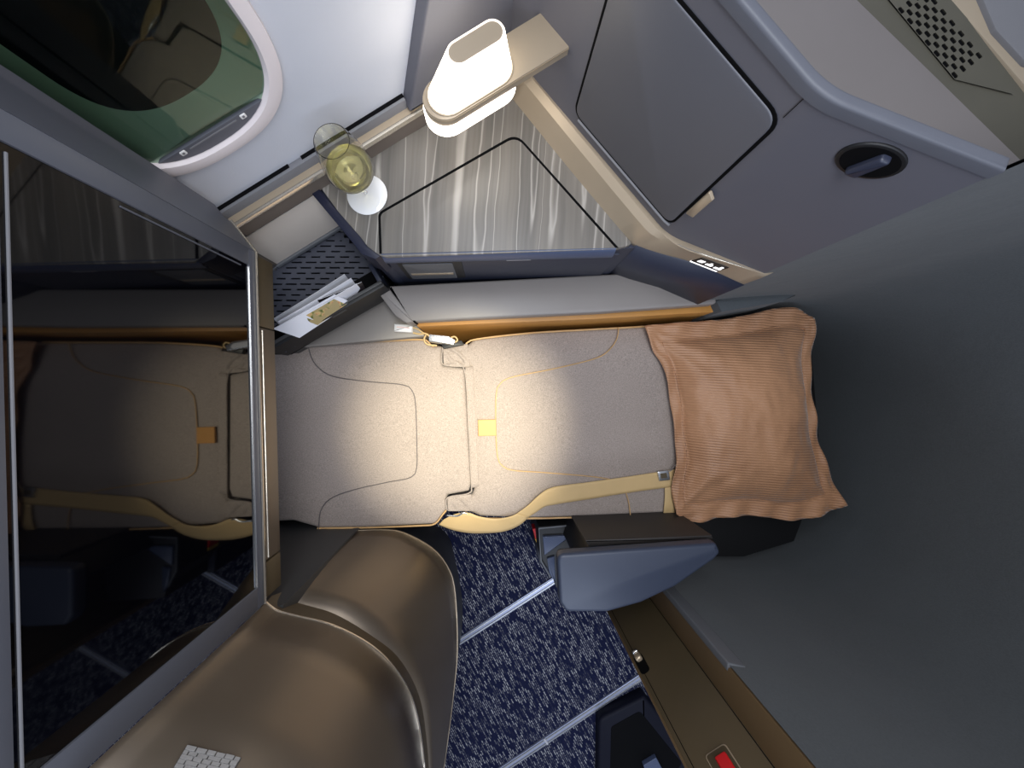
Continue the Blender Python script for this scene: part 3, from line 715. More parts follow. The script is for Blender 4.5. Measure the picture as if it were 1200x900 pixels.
# pale tile emblem on the upper shell
emb_i = 22
def shellpt(u, v, h):
    r = Vector(((u-U0)/F, -(v-V0)/F)); best_ = None
    for i in range(n1_-1):
        a = Vector((c1s[i].x, c1s[i].y)); b = Vector((c1s[i+1].x, c1s[i+1].y)); e = b-a
        den = r.x*e.y-r.y*e.x
        if abs(den) < 1e-9: continue
        D = (a.x*e.y-a.y*e.x)/den; s = (a.x*r.y-a.y*r.x)/den
        if 0 <= s <= 1 and D > 0:
            nn = Vector((e.y, -e.x)).normalized(); nn = nn if nn.dot(-a) > 0 else -nn
            q = r*D+nn*h; return Vector((q.x, q.y, H-D))
    return None
def epx(a, b):  # emblem coordinates a along, b up the wall (pixels of the photograph's frame)
    return (219+a*62-b*35*0.6+0*a, 876+a*14+b*35)
def shellquad(name, a0, a1, b0, b1, h0, h1, m, par):
    c = [epx(a0, b0), epx(a1, b0), epx(a1, b1), epx(a0, b1)]
    t = [shellpt(u, v, h1) for u, v in c]; g = [shellpt(u, v, h0) for u, v in c]
    if any(x is None for x in t+g): return None
    return link_mesh(name, t+g, [(0, 1, 2, 3), (7, 6, 5, 4), (0, 1, 5, 4), (1, 2, 6, 5), (2, 3, 7, 6), (3, 0, 4, 7)], m, par, 0)
emb = shellquad('emblem', -0.02, 1.02, -0.02, 1.5, 0.0, 0.0012, M['tilebase'], con)
if emb:
    emb['label'] = 'pale grey brick-patterned emblem'
    nr = 10
    for r_ in range(nr):
        b0 = r_*1.5/nr; b1 = (r_+0.86)*1.5/nr; x = -0.0 if r_ % 2 == 0 else -0.10
        while x < 1.0:
            w = random.choice((0.17, 0.2, 0.24)); x0 = max(0, x); x1 = min(1.0, x+w-0.02)
            if x1-x0 > 0.04: shellquad('brick', x0, x1, b0, b1, 0.001, 0.0026+random.random()*0.0008, M['tile'], emb)
            x += w

# ================================================================== STORAGE NICHE WITH VENT AND POCKET
zn = H-1.06
nic = thing('storage_niche', 'open storage niche with slotted vent floor between television and side table', 'niche', (-0.45, 0.3, 0))
wn = 0.597
bl = Vector(nt_(wn, 0)); 
# beige back panel, facing the seat
pxs = [(292, 279), (362, 231), (389, 266), (319, 317)]
def onN(u, v, n):
    r = Vector(((u-U0)/F, -(v-V0)/F)); D = n/(N0.dot(r)); q = r*D; return (T0.dot(q), H-D)
c_ = [onN(u, v, wn) for u, v in pxs]
tL = (c_[0][0]+c_[3][0])/2; tR = (c_[1][0]+c_[2][0])/2; zT = (c_[0][1]+c_[1][1])/2; zBt = (c_[2][1]+c_[3][1])/2
nxf = winxf(D0-wn)
slab('back_panel', rect(tL, tR+0.02, zBt, zT), 0.0, -0.008, M['beige'], 0.002, 2, nic, nxf)
slab('back_slot', rect(tL-0.03, tR+0.03, zT+0.0005, zl-0.07), -0.002, -0.008, M['deepnavy'], 0.0, 1, nic, nxf)
slab('bottom_bead', rect(tL-0.005, tR+0.03, zBt-0.014, zBt), 0.006, -0.008, M['lipgrey'], 0.004, 3, nic, nxf)
# left return of the niche
pr = [(0.600, zBt-0.012), (0.600, zl-0.008), (0.548, zl-0.008), (0.548, H-0.90)]
V = [Vector((*nt_(n_, t_), z_)) for t_ in (tL, tL-0.02) for n_, z_ in pr]
link_mesh('side_return', V, [(0, 1, 2, 3), (7, 6, 5, 4)]+[(k, (k+1) % 4, 4+(k+1) % 4, 4+k) for k in range(4)], M['apron'], nic, 0)
# slotted vent floor: real openings over a dark tray
vx0, vx1, vy0, vy1 = -0.66, -0.30, 0.10, 0.46
def in_poly(x, y, poly):
    c = False
    for i in range(len(poly)):
        x0, y0 = poly[i-1]; x1, y1 = poly[i]
        if (y0 > y) != (y1 > y) and x < (x1-x0)*(y-y0)/(y1-y0)+x0: c = not c
    return c
vent_poly = [XY(308, 328, 1.06), XY(385, 262, 1.06), XY(420, 290, 1.06), XY(452, 330, 1.06), XY(440, 345, 1.06), XY(330, 412, 1.06), XY(300, 412, 1.06)]
V = []; Fc = []
def q_(x0, x1, y0, y1, z):
    k = len(V); V.extend([(x0, y0, z), (x1, y0, z), (x1, y1, z), (x0, y1, z)]); Fc.append((k, k+1, k+2, k+3))
rowh = 0.0150; sloth = 0.0042; period = 0.040; slotw = 0.027
slot_poly = offset(ccw(vent_poly), 0.014)
ny = int((vy1-vy0)/rowh); nx = int((vx1-vx0)/0.002)
for r_ in range(ny):
    y0 = vy0+r_*rowh; y1 = y0+rowh; ym = y0+rowh/2
    ya, yb = ym-sloth/2, ym+sloth/2
    step = 0.005
    x = vx0
    while x < vx1:
        xm = x+step/2
        if in_poly(xm, ym, vent_poly):
            ph = (xm-vx0-r_*0.0135) % period
            slot = ph < slotw and in_poly(xm, ym, slot_poly)
            if slot: q_(x, x+step, y0, ya, zn); q_(x, x+step, yb, y1, zn)
            else: q_(x, x+step, y0, y1, zn)
        x += step
vf = link_mesh('vent_floor', V, Fc, M['vent'], nic, 0)
md = vf.modifiers.new('thickness', 'SOLIDIFY'); md.thickness = 0.004; md.offset = -1
slab('vent_tray', offset(ccw(vent_poly), -0.004), zn-0.02, zn-0.05, M['gap'], 0.0, 1, nic)
slab('niche_body', offset(ccw(vent_poly), 0.004), zn-0.051, 0.0, M['darkgrey'], 0.0, 1, nic)
# literature pocket
pa = Vector(XY(318, 403, 1.0)); pb = Vector(XY(443, 332, 1.0)); pd = (pb-pa).normalized(); pnn = Vector((pd.y, -pd.x))
pocket = thing('literature_pocket', 'dark pocket holding magazines beside the foot of the bed', 'pocket', (-0.43, 0.2, 0.4))
def pbox(name, a, b, o0, o1, zt, zb, m, par, r=0.003):
    return slab(name, [tuple(pa+pd*a+pnn*o0), tuple(pa+pd*b+pnn*o0), tuple(pa+pd*b+pnn*o1), tuple(pa+pd*a+pnn*o1)], zt, zb, m, r, 2, par)
Lp = (pb-pa).length
pbox('front_wall', -0.02, Lp+0.012, 0.0, 0.014, H-1.0, H-1.10, M['black'], pocket)
pbox('front_lip', -0.02, Lp+0.010, -0.003, 0.006, H-.996, H-1.01, M['darkgrey'], pocket, 0.002)
pbox('lip_mark', Lp*0.53, Lp*0.66, 0.013, 0.0155, H-1.008, H-1.016, M['darkgrey'], pocket, 0.001)
pbox('pocket_floor', -0.02, Lp+0.01, -0.06, 0.0, H-1.058, H-1.075, M['gap'], pocket, 0.0)
pbox('end_wall', Lp+0.0, Lp+0.012, -0.055, 0.0, H-1.0, H-1.08, M['navy'], pocket)
# magazines
def magazine(name, label, c4, th, m, group='magazines in the pocket'):
    a, b, c, d = [P(*q) for q in c4]   # top edge a-b, lower edge d-c
    nrm = (b-a).cross(d-a).normalized(); nrm = nrm if nrm.z > 0 else -nrm
    t = thing(name, label, 'magazine', tuple((c+d)/2), group)
    def pl(s, r_, h): return a.lerp(b, s).lerp(d.lerp(c, s), r_)+nrm*h
    def sheet(nm, s0, s1, r0, r1, h0, h1, mm, warp=0.0):
        V = []; Fc = []
        for k in range(9):
            s = s0+(s1-s0)*k/8; wv = warp*math.sin(math.pi*k/8)
            V += [pl(s, r0, h0+wv), pl(s, r1, h0), pl(s, r1, h1), pl(s, r0, h1+wv)]
        for k in range(8):
            for q in range(4): Fc.append((k*4+q, k*4+(q+1) % 4, k*4+4+(q+1) % 4, k*4+4+q))
        Fc += [(0, 1, 2, 3), (32, 33, 34, 35)]
        return link_mesh(nm, V, Fc, mm, t, 30)
    sheet('pages', 0.004, 0.996, 0.01, 0.99, -th, -0.0006, M['paper'], 0.002)
    cv = sheet('cover', 0, 1, 0, 1, -0.0006, 0.0002, m, 0.002)
    sheet('back_cover', 0, 1, 0, 1, -th-0.0006, -th, m, 0.002)
    return t, sheet, cv
magazine('magazine', 'grey magazine at the back of the pocket against the vent', [(321, 374, .985), (404, 322, .985), (418, 340, 1.035), (338, 392, 1.035)], 0.004, M['greypaper'])
magazine('magazine', 'white magazine standing second from the vent in the pocket', [(326, 378, .978), (412, 327, .978), (424, 344, 1.035), (342, 394, 1.035)], 0.004, M['paper'])
magazine('magazine', 'dark covered magazine peeking out at the pocket right end', [(372, 352, .977), (424, 331, .980), (432, 345, 1.03), (385, 368, 1.03)], 0.003, M['darkpaper'])
magazine('magazine', 'thin white leaflet lying over the dark magazine', [(330, 381, .972), (418, 333, .974), (428, 345, 1.03), (345, 396, 1.03)], 0.002, M['paper'])
t4, sh4, cv4 = magazine('magazine', 'white magazine with a food photograph on its cover, front of the pocket', [(320, 385.5, .972), (392, 345.5, .972), (413, 355, 1.005), (351, 396, 1.005)], 0.003, M['paper'])
ph4 = sh4('cover_photo', 0.36, 0.93, 0.20, 0.96, 0.0002, 0.0009, M['print'], 0.002); ph4['label'] = 'printed food photograph'
# low grey ledge between pocket, armrest and bed
lo_ledge = slab('side_ledge', [XY(345, 404, 1.13), XY(395, 383, 1.13), XY(462, 345, 1.13), XY(492, 385, 1.13), XY(498, 394, 1.13), XY(330, 409, 1.13)], H-1.13, 0.0, M['grey'], 0.003, 2)
lo_ledge.data.materials[0] = mat('warm_grey_plastic', S(136, 130, 124), 0.5, var=0.03)
tag(lo_ledge, 'warm grey triangular ledge between magazine pocket and bed', 'ledge')

# ================================================================== SIDE TABLE
tab = thing('side_table', 'grey striped veneer side table with lidded compartment under the lamp', 'side table', (-0.05, 0.42, 0))
top_px = [(366, 221), (505, 139), (612, 75), (606, 118), (668, 197), (735, 277), (752, 288), (722, 290), (449, 297.5), (437, 300), (428, 297), (414, 280)]
slab('table_body', fillet(XYs(top_px, .85), [0, 0, 0, 0, 0, 0, 0.01, 0, 0, 0.02, 0.02, 0.02]), Z_TABLE-0.012, 0.0, M['navy'], 0.0, 1, tab)
ven_px = [(376, 220), (506, 142), (605, 84), (604, 117), (667, 196), (734, 277), (742, 286), (720, 292), (452, 301), (438, 298), (428, 290), (418, 278)]
slab('veneer_top', fillet(XYs(ven_px, .85), [0, 0, 0, 0, 0, 0, 0.008, 0, 0, 0.02, 0.015, 0.02]), Z_TABLE, Z_TABLE-0.013, M['veneer'], 0.001, 2, tab)
rim_a = XYs([(361, 222), (383, 248), (412, 283), (424, 298), (440, 304)], .848); rim_b = XYs([(372, 219), (393, 244), (421, 276), (431, 289), (446, 300)], .848)
slab('table_rim', rim_a+rim_b[::-1], Z_TABLE+0.003, Z_TABLE-0.09, M['deepnavy'], 0.002, 2, tab)
lid_px = [(447, 302), (445, 253), (460, 244), (600, 164), (618, 165), (722, 294)]
lid_pts = fillet(XYs([(447.5, 297.5), (446, 251), (605, 160), (721, 290.5)], .849), [0.0, 0.016, 0.03, 0.0], 8)
slab('lid_gap', fillet(XYs([(444.5, 297.4), (443, 249.3), (605, 156.2), (725, 290.3)], .849), [0.0, 0.018, 0.033, 0.0], 8), Z_TABLE+0.0010, Z_TABLE-0.01, M['gap'], 0, 1, tab)
slab('lid', lid_pts, Z_TABLE+0.0022, Z_TABLE-0.01, M['veneer'], 0.001, 2, tab)
# front: rounded lip with its blue reflection put into the colour, then the slate fascia with socket recess
fa = Vector((*XY(447, 296.5, .85), Z_TABLE)); fb = Vector((*XY(722, 289.5, .85), Z_TABLE))
fp = VPlane((fa.x, fa.y), (fb.x, fb.y))
prof = [(0.0, 0.001), (0.004, 0.0), (0.008, -0.006), (0.012, -0.020), (0.012, -0.034), (0.006, -0.042)]
rows = [[fp.at(a, Z_TABLE+z, o) for a in (-0.0, fp.len)] for o, z in prof]
loft('lid_front_lip', rows, M['slate'], tab, 0.0, 60)
FL = fp.len
slab('fascia', rect(0.0, FL+0.02, Z_PAD-0.02, Z_TABLE-0.040), 0.004, -0.02, M['navy'], 0.001, 2, tab, fp.xf())
s0, z0 = fp.hit(466, 327); s1, z1 = fp.hit(543, 309)
fr_ = slab('socket_recess', fillet(rect(0.018, 0.172, Z_PAD+0.014, Z_TABLE-0.050), 0.008), 0.0055, 0.0, M['black'], 0.001, 2, tab, fp.xf())
slab('socket_plate', fillet(rect(0.030, 0.150, Z_PAD+0.020, Z_TABLE-0.062), 0.004), 0.0075, 0.004, M['lipgrey'], 0.001, 2, fr_, fp.xf())
slab('socket_bar', rect(0.036, 0.144, Z_PAD+0.055, Z_PAD+0.068), 0.0085, 0.005, M['champagne'], 0.001, 2, fr_, fp.xf())
slab('fascia_slit', rect(0.278, 0.336, Z_TABLE-0.058, Z_TABLE-0.052), 0.0056, 0.0, M['lightgrey'], 0.001, 1, tab, fp.xf())

# ================================================================== LAMP
zA_ = H-0.66
lamp = thing('table_lamp', 'lit capsule-shaped lamp on a bronze arm over the side table', 'lamp', (*nt_(0.471, 0.24), zA_))
NC = 0.471
def capsule(n, t0, t1, hw, k=14):
    out = []
    for i in range(k+1):
        th = math.pi/2+math.pi*i/k; out.append(nt_(n+hw*math.sin(th), t0+hw+hw*math.cos(th)))
    for i in range(k+1):
        th = -math.pi/2+math.pi*i/k; out.append(nt_(n+hw*math.sin(th), t1-hw+hw*math.cos(th)))
    return ccw(out)
arm = []
hw = 0.038
for i in range(15):
    th = math.pi/2+math.pi*i/14; arm.append(nt_(NC+hw*math.sin(th), 0.150+hw+hw*math.cos(th)))
# square end buried in the suite wall
def on_wall(n, extra=0.004):
    t = -0.2
    while True:
        q = Vector(nt_(n, t))
        if (q-A1).dot(n1) > extra or t > 1: return t
        t += 0.001
arm += [nt_(NC-hw, on_wall(NC-hw)), nt_(NC+hw, on_wall(NC+hw))]
slab('lamp_arm', arm, zA_, zA_-0.016, M['champagne_soft'], 0.0015, 2, lamp)
slab('arm_edge', offset(ccw(arm), -0.0008), zA_-0.0025, zA_-0.0055, M['champagne'], 0.0, 1, lamp)
def caprow(n, t0, t1, hw, z): return [Vector((x, y, z)) for x, y in capsule(n, t0, t1, hw)]
zt = H-0.592
shade = loft('lamp_shade', [caprow(NC, 0.160, 0.318, 0.0335, zA_+0.0005), caprow(NC, 0.161, 0.3178, 0.0335, zA_+0.004), caprow(NC+0.0, 0.183, 0.311, 0.0262, zA_+0.036), caprow(NC, 0.204, 0.305, 0.0200, zt-0.002), caprow(NC, 0.205, 0.304, 0.0194, zt)], M['shade'], lamp, 0, 40, True)
loft('shade_rim', [caprow(NC, 0.205, 0.304, 0.0194, zt), caprow(NC, 0.2062, 0.3028, 0.0182, zt+0.0008), caprow(NC, 0.2085, 0.3005, 0.016, zt-0.001)], M['shade_rim'], lamp, 0, 40, True)
slab('shade_cap', capsule(NC, 0.208, 0.301, 0.0165), zt-0.0005, zt-0.006, M['champagne_soft'], 0.0, 1, lamp)
slab('lamp_base_ring', capsule(NC, 0.1575, 0.3205, 0.0355), zA_+0.0022, zA_-0.001, M['champagne_soft'], 0.001, 2, lamp)
slab('lamp_diffuser', capsule(NC, 0.147, 0.327, 0.0400), zA_-0.016, zA_-0.041, M['diffuser'], 0.003, 3, lamp)

# ================================================================== WINE GLASS
gx, gy = XY(430, 228, .847); zg = Z_TABLE+0.001
wg = thing('wine_glass', 'stemmed glass of white wine standing on the veneer table', 'wine glass', (gx, gy, zg))
zr = H-0.664
prof_o = [(0.0055, zg+0.006), (0.0045, zg+0.012), (0.0042, zg+0.04), (0.0045, zg+0.055), (0.008, zg+0.061), (0.022, zg+0.065), (0.036, zg+0.075), (0.0445, zg+0.092), (0.0465, zg+0.110), (0.0435, zg+0.137), (0.0375, zg+0.162), (0.0315, zr)]
prof_i = [(r-0.0011, z) for r, z in prof_o[::-1] if z > zg+0.065]+[(0.004, zg+0.0625), (0.0, zg+0.0622)]
lathe('bowl_and_stem', [(0.0, zg+0.0055)]+prof_o+prof_i, (gx, gy), M['glass'], wg, 48)
M['footglare'] = mat('glass_foot_glare', S(250, 250, 250), 0.08, var=0.0, spec=0.8, coat=0.5)  # opaque white stands in for the light caught by the glass foot
lathe('foot', [(0.0, zg), (0.043, zg), (0.0445, zg+0.0012), (0.043, zg+0.0024), (0.024, zg+0.004), (0.009, zg+0.006), (0.0, zg+0.007)], (gx, gy), M['footglare'], wg, 48)
zw = zg+0.108
wp = [(0.0, zg+0.0626)]+[(r-0.0014, z+0.0004) for r, z in prof_o if zg+0.063 < z < zw]+[(0.0445, zw), (0.0, zw)]
lathe('wine', wp, (gx, gy), M['wine'], wg, 48)

# ================================================================== PADDED SIDE LEDGE (window-side armrest)
arm_w = thing('padded_ledge', 'long grey padded armrest ledge with tan leather side between table and bed', 'armrest', (0.1, 0.24, 0))
pad_px = [(455, 335), (755, 319), (800, 331), (838, 345), (841, 356), (700, 366), (480, 377)]
slab('pad', fillet(XYs(pad_px, 1.05), [0.004, 0.02, 0.02, 0.012, 0.012, 0, 0.004]), Z_PAD, Z_PAD-0.03, M['padgrey'], 0.006, 4, arm_w)
slab('pad_edge', offset(ccw(fillet(XYs(pad_px, 1.05), [0.004, 0.02, 0.02, 0.012, 0.012, 0, 0.004])), 0.003), Z_PAD-0.024, Z_PAD-0.040, M['navy'], 0.001, 1, arm_w)
slab('side_panel', [XY(486, 380, 1.05), XY(700, 371, 1.05), XY(852, 362, 1.05), XY(846, 350, 1.05), XY(760, 324, 1.05), XY(470, 345, 1.05)], Z_PAD-0.038, 0.1, M['tan'], 0.002, 2, arm_w)['label'] = 'tan leather side'
slab('end_cap', fillet(XYs([(438, 336), (453, 334), (485, 377), (476, 378.5), (463, 370)], 1.05), [0.002, 0.002, 0.003, 0.008, 0.01]), Z_PAD+0.001, Z_PAD-0.06, M['padgrey'], 0.003, 3, arm_w)
slab('end_cap_seam', XYs([(453, 334), (455.5, 333.7), (487.5, 377.5), (485, 378)], 1.05), Z_PAD-0.001, Z_PAD-0.05, M['gap'], 0, 1, arm_w)
slab('shell_corner', fillet(XYs([(838, 353), (866, 345), (935, 345), (915, 354), (844, 366)], 1.06), 0.002), Z_PAD-0.004, Z_PAD-0.16, M['suede'], 0.002, 2, arm_w)

# ================================================================== BED
def cushion(name, px, parent, ztop=Z_BED, th=0.11, r=0.014, fr=0.006, m='fabric', puff=0.010):
    pts = ccw(fillet(XYs(px, H-ztop), fr, 4))
    rings = [(0.004, ztop-th), (0.0, ztop-th*0.6)]
    for k in range(6):
        t = math.pi/2*k/5; rings.append((r*(1-math.cos(t)), ztop-puff-r*(1-math.sin(t))))
    V = []; Fc = []; n = len(pts)
    for ins, z in rings: V += [Vector((x, y, z)) for x, y in offset(pts, ins)]
    for k in range(len(rings)-1):
        for i in range(n): Fc.append((k*n+i, k*n+(i+1) % n, (k+1)*n+(i+1) % n, (k+1)*n+i))
    me_i = (len(rings)-1)*n
    o = link_mesh(name, V, Fc, M[m], parent, 50)
    # puffed top: fill and subdivide, then lift by distance from the edge
    bm = bmesh.new(); bm.from_mesh(o.data); bm.verts.ensure_lookup_table()
    zt_ = ztop-puff
    loop = [e for e in bm.edges if len(e.link_faces) == 1 and all(abs(v.co.z-zt_) < 1e-5 for v in e.verts)]
    res = bmesh.ops.triangle_fill(bm, use_beauty=True, edges=loop)
    fs = [g for g in res['geom'] if isinstance(g, bmesh.types.BMFace)]
    for it in range(7):
        es = list({e for f in fs if f.is_valid for e in f.edges if e.calc_length() > 0.022 and not (len(e.link_faces) == 2 and any(lf not in fs for lf in e.link_faces))})
        fset = set(fs)
        es = [e for e in {e for f in fs for e in f.edges} if e.calc_length() > 0.022 and all(lf in fset for lf in e.link_faces)]
        if not es: break
        r2 = bmesh.ops.subdivide_edges(bm, edges=es, cuts=1)
        fs = [f for f in bm.faces if all(abs(v.co.z-zt_) < 1e-5 for v in f.verts)]
        bmesh.ops.triangulate(bm, faces=fs)
        fs = [f for f in bm.faces if all(abs(v.co.z-zt_) < 1e-5 for v in f.verts)]
    bv = {v for f in fs for v in f.verts}
    segs = [(Vector(offset(pts, r)[i]), Vector(offset(pts, r)[(i+1) % n])) for i in range(n)] if False else None
    rim_pts = offset(pts, r); rim_pts = [Vector(p) for p in rim_pts]
    for v in bv:
        q = Vector((v.co.x, v.co.y)); d = 9
        for i in range(n):
            a, b = rim_pts[i-1], rim_pts[i]; ab = b-a
            s = max(0, min(1, (q-a).dot(ab)/max(1e-12, ab.length_squared))); d = min(d, (q-(a+ab*s)).length)
        k = 1-math.exp(-d/0.035)
        v.co.z += puff*k+0.0022*k*noise.noise(Vector((q.x*9, q.y*9, 0.3)))
    bmesh.ops.recalc_face_normals(bm, faces=bm.faces); bm.to_mesh(o.data); bm.free()
    for p in o.data.polygons: p.use_smooth = True
    o.data.set_sharp_from_angle(angle=math.radians(50))
    return o, pts
ftx = [(255, 412), (321, 407), (360, 402), (495, 396), (506, 404), (517, 405), (517.5, 428), (544, 431), (552, 567), (549, 577), (523, 582), (523, 599), (510, 616), (430, 620), (372, 621), (340, 612), (250, 618)]
foot = thing('foot_cushion', 'grey woven bed cushion running under the television', 'bed cushion', (-0.35, -0.1, Z_BED-0.11), 'bed cushions')
fo, fpts = cushion('cushion', ftx, foot)
stx = [(556, 396.5), (547, 404), (523, 408), (521.5, 425), (549, 428), (556.5, 570), (553, 581), (527, 585), (526.5, 598), (547, 600), (563, 607), (620, 609), (700, 607), (806, 602), (806, 378), (755, 381.5), (620, 389)]
seat = thing('seat_cushion', 'grey woven seat cushion with tan pull tab and curved welt, beside pillow', 'bed cushion', (0.2, -0.1, Z_BED-0.11), 'bed cushions')
so_, spts = cushion('cushion', stx, seat)
backc = thing('head_cushion', 'grey woven bed cushion hidden under the brown pillow', 'bed cushion', (0.75, -0.1, Z_BED-0.11), 'bed cushions')
cushion('cushion', [(809, 378), (930, 376), (940, 598), (809, 602)], backc, Z_BED-0.004)
# bed base
base = slab('bed_base', XYs([(255, 416), (490, 404), (800, 386), (985, 374), (1000, 560), (965, 652), (900, 672), (822, 672), (817, 603), (800, 600), (500, 606), (255, 612)], 1.15), Z_BED-0.112, Z_BED-0.20, M['black'], 0.004, 2)
tag(base, 'black seat base pan under the grey bed cushions', 'bed base')
for k, (x, y) in enumerate(((-0.7, -0.1), (-0.15, -0.08), (0.35, -0.08), (0.8, -0.08))):
    pass
slab('pedestal', rect(-0.25, 0.75, -0.30, 0.12), Z_BED-0.19, 0.0, M['gap'], 0.0, 1, base)
def pxtube(name, px, D, rad, m, par, n=60, closed=False):
    return tube(name, crom([P(u, v, D) for u, v in px], n), rad, m, par, 6)
pxtube('welt', [(361, 404), (364, 417), (372, 430), (390, 441), (430, 447), (472, 451), (483, 458), (487, 475), (488.5, 520), (488, 550), (480, 560), (455, 565), (415, 574), (388, 584), (376, 598), (373, 620)], 1.149, 0.0014, M['thread'], foot)
pxtube('piping', [(321, 409), (360, 404), (430, 400.5), (494, 398), (503, 403), (508, 406.5)], 1.162, 0.0030, M['piping'], foot, 40)
pxtube('piping', [(372, 619), (430, 618.3), (490, 616), (509, 614), (518, 604), (523, 598)], 1.162, 0.0030, M['piping'], foot, 40)
pxtube('lip_welt', [(518.5, 407), (519, 427), (543, 430.5), (549, 500), (552.5, 566), (549, 578), (524, 583.5), (524, 598)], 1.157, 0.0022, M['fabric'], foot, 60)
pxtube('welt', [(725, 384), (723, 397), (714, 410), (698, 420), (650, 432), (600, 442), (586, 450), (581.5, 462), (581, 500), (583, 535), (588, 545), (600, 551), (640, 554), (705, 560), (745, 570)], 1.149, 0.0018, M['piping'], seat)
pxtube('welt', [(733, 575), (737, 590), (739, 606)], 1.149, 0.0016, M['piping'], seat, 12)
pxtube('piping', [(545, 405), (556, 398), (620, 390.5), (690, 386.3), (760, 382.5)], 1.162, 0.0030, M['piping'], seat, 40)
pxtube('piping', [(545, 600), (563, 607), (620, 607.5), (700, 605.5), (780, 602)], 1.162, 0.0030, M['piping'], seat, 40)
slab('pull_tab', fillet(XYs([(560, 492), (581, 491.5), (582, 510.5), (560.5, 511)], 1.149), 0.001), Z_BED+0.0035, Z_BED-0.004, M['tan'], 0.001, 2, seat, None, 0.0, 0)['label'] = 'tan leather pull tab'
# gathered fabric between the two cushions
def gather(name, c4, amp, par, fx=60):
    V = []; Fc = []; n = 24
    a, b, c, d = [P(*q) for q in c4]
    for i in range(n+1):
        for j in range(n+1):
            s, t = i/n, j/n; p = a.lerp(b, s).lerp(d.lerp(c, s), t)
            e = min(s, 1-s, t, 1-t)*4; e = min(1, e)
            p.z += amp*e*(0.7*noise.noise(Vector((p.x*fx, p.y*fx*0.6, 2)))+0.4*math.sin(p.y*190+p.x*160))
            V.append(p)
    for i in range(n):
        for j in range(n): k = i*(n+1)+j; Fc.append((k, k+1, k+n+2, k+n+1))
    return loft_obj(name, V, Fc, par)
def loft_obj(name, V, Fc, par):
    o = link_mesh(name, V, Fc, M['fabric'], par, 180); md = o.modifiers.new('thickness', 'SOLIDIFY'); md.thickness = 0.003; md.offset = -1; return o
gather('gather', [(519, 406, 1.158), (548, 403, 1.158), (551, 431, 1.158), (520, 429, 1.158)], 0.012, seat)
gather('gather', [(545, 430, 1.156), (554, 429, 1.156), (561, 570, 1.156), (552, 572, 1.156)], 0.006, seat, 45)
gather('gather', [(524, 583, 1.158), (552, 579, 1.158), (556, 599, 1.158), (525, 599, 1.158)], 0.006, seat)

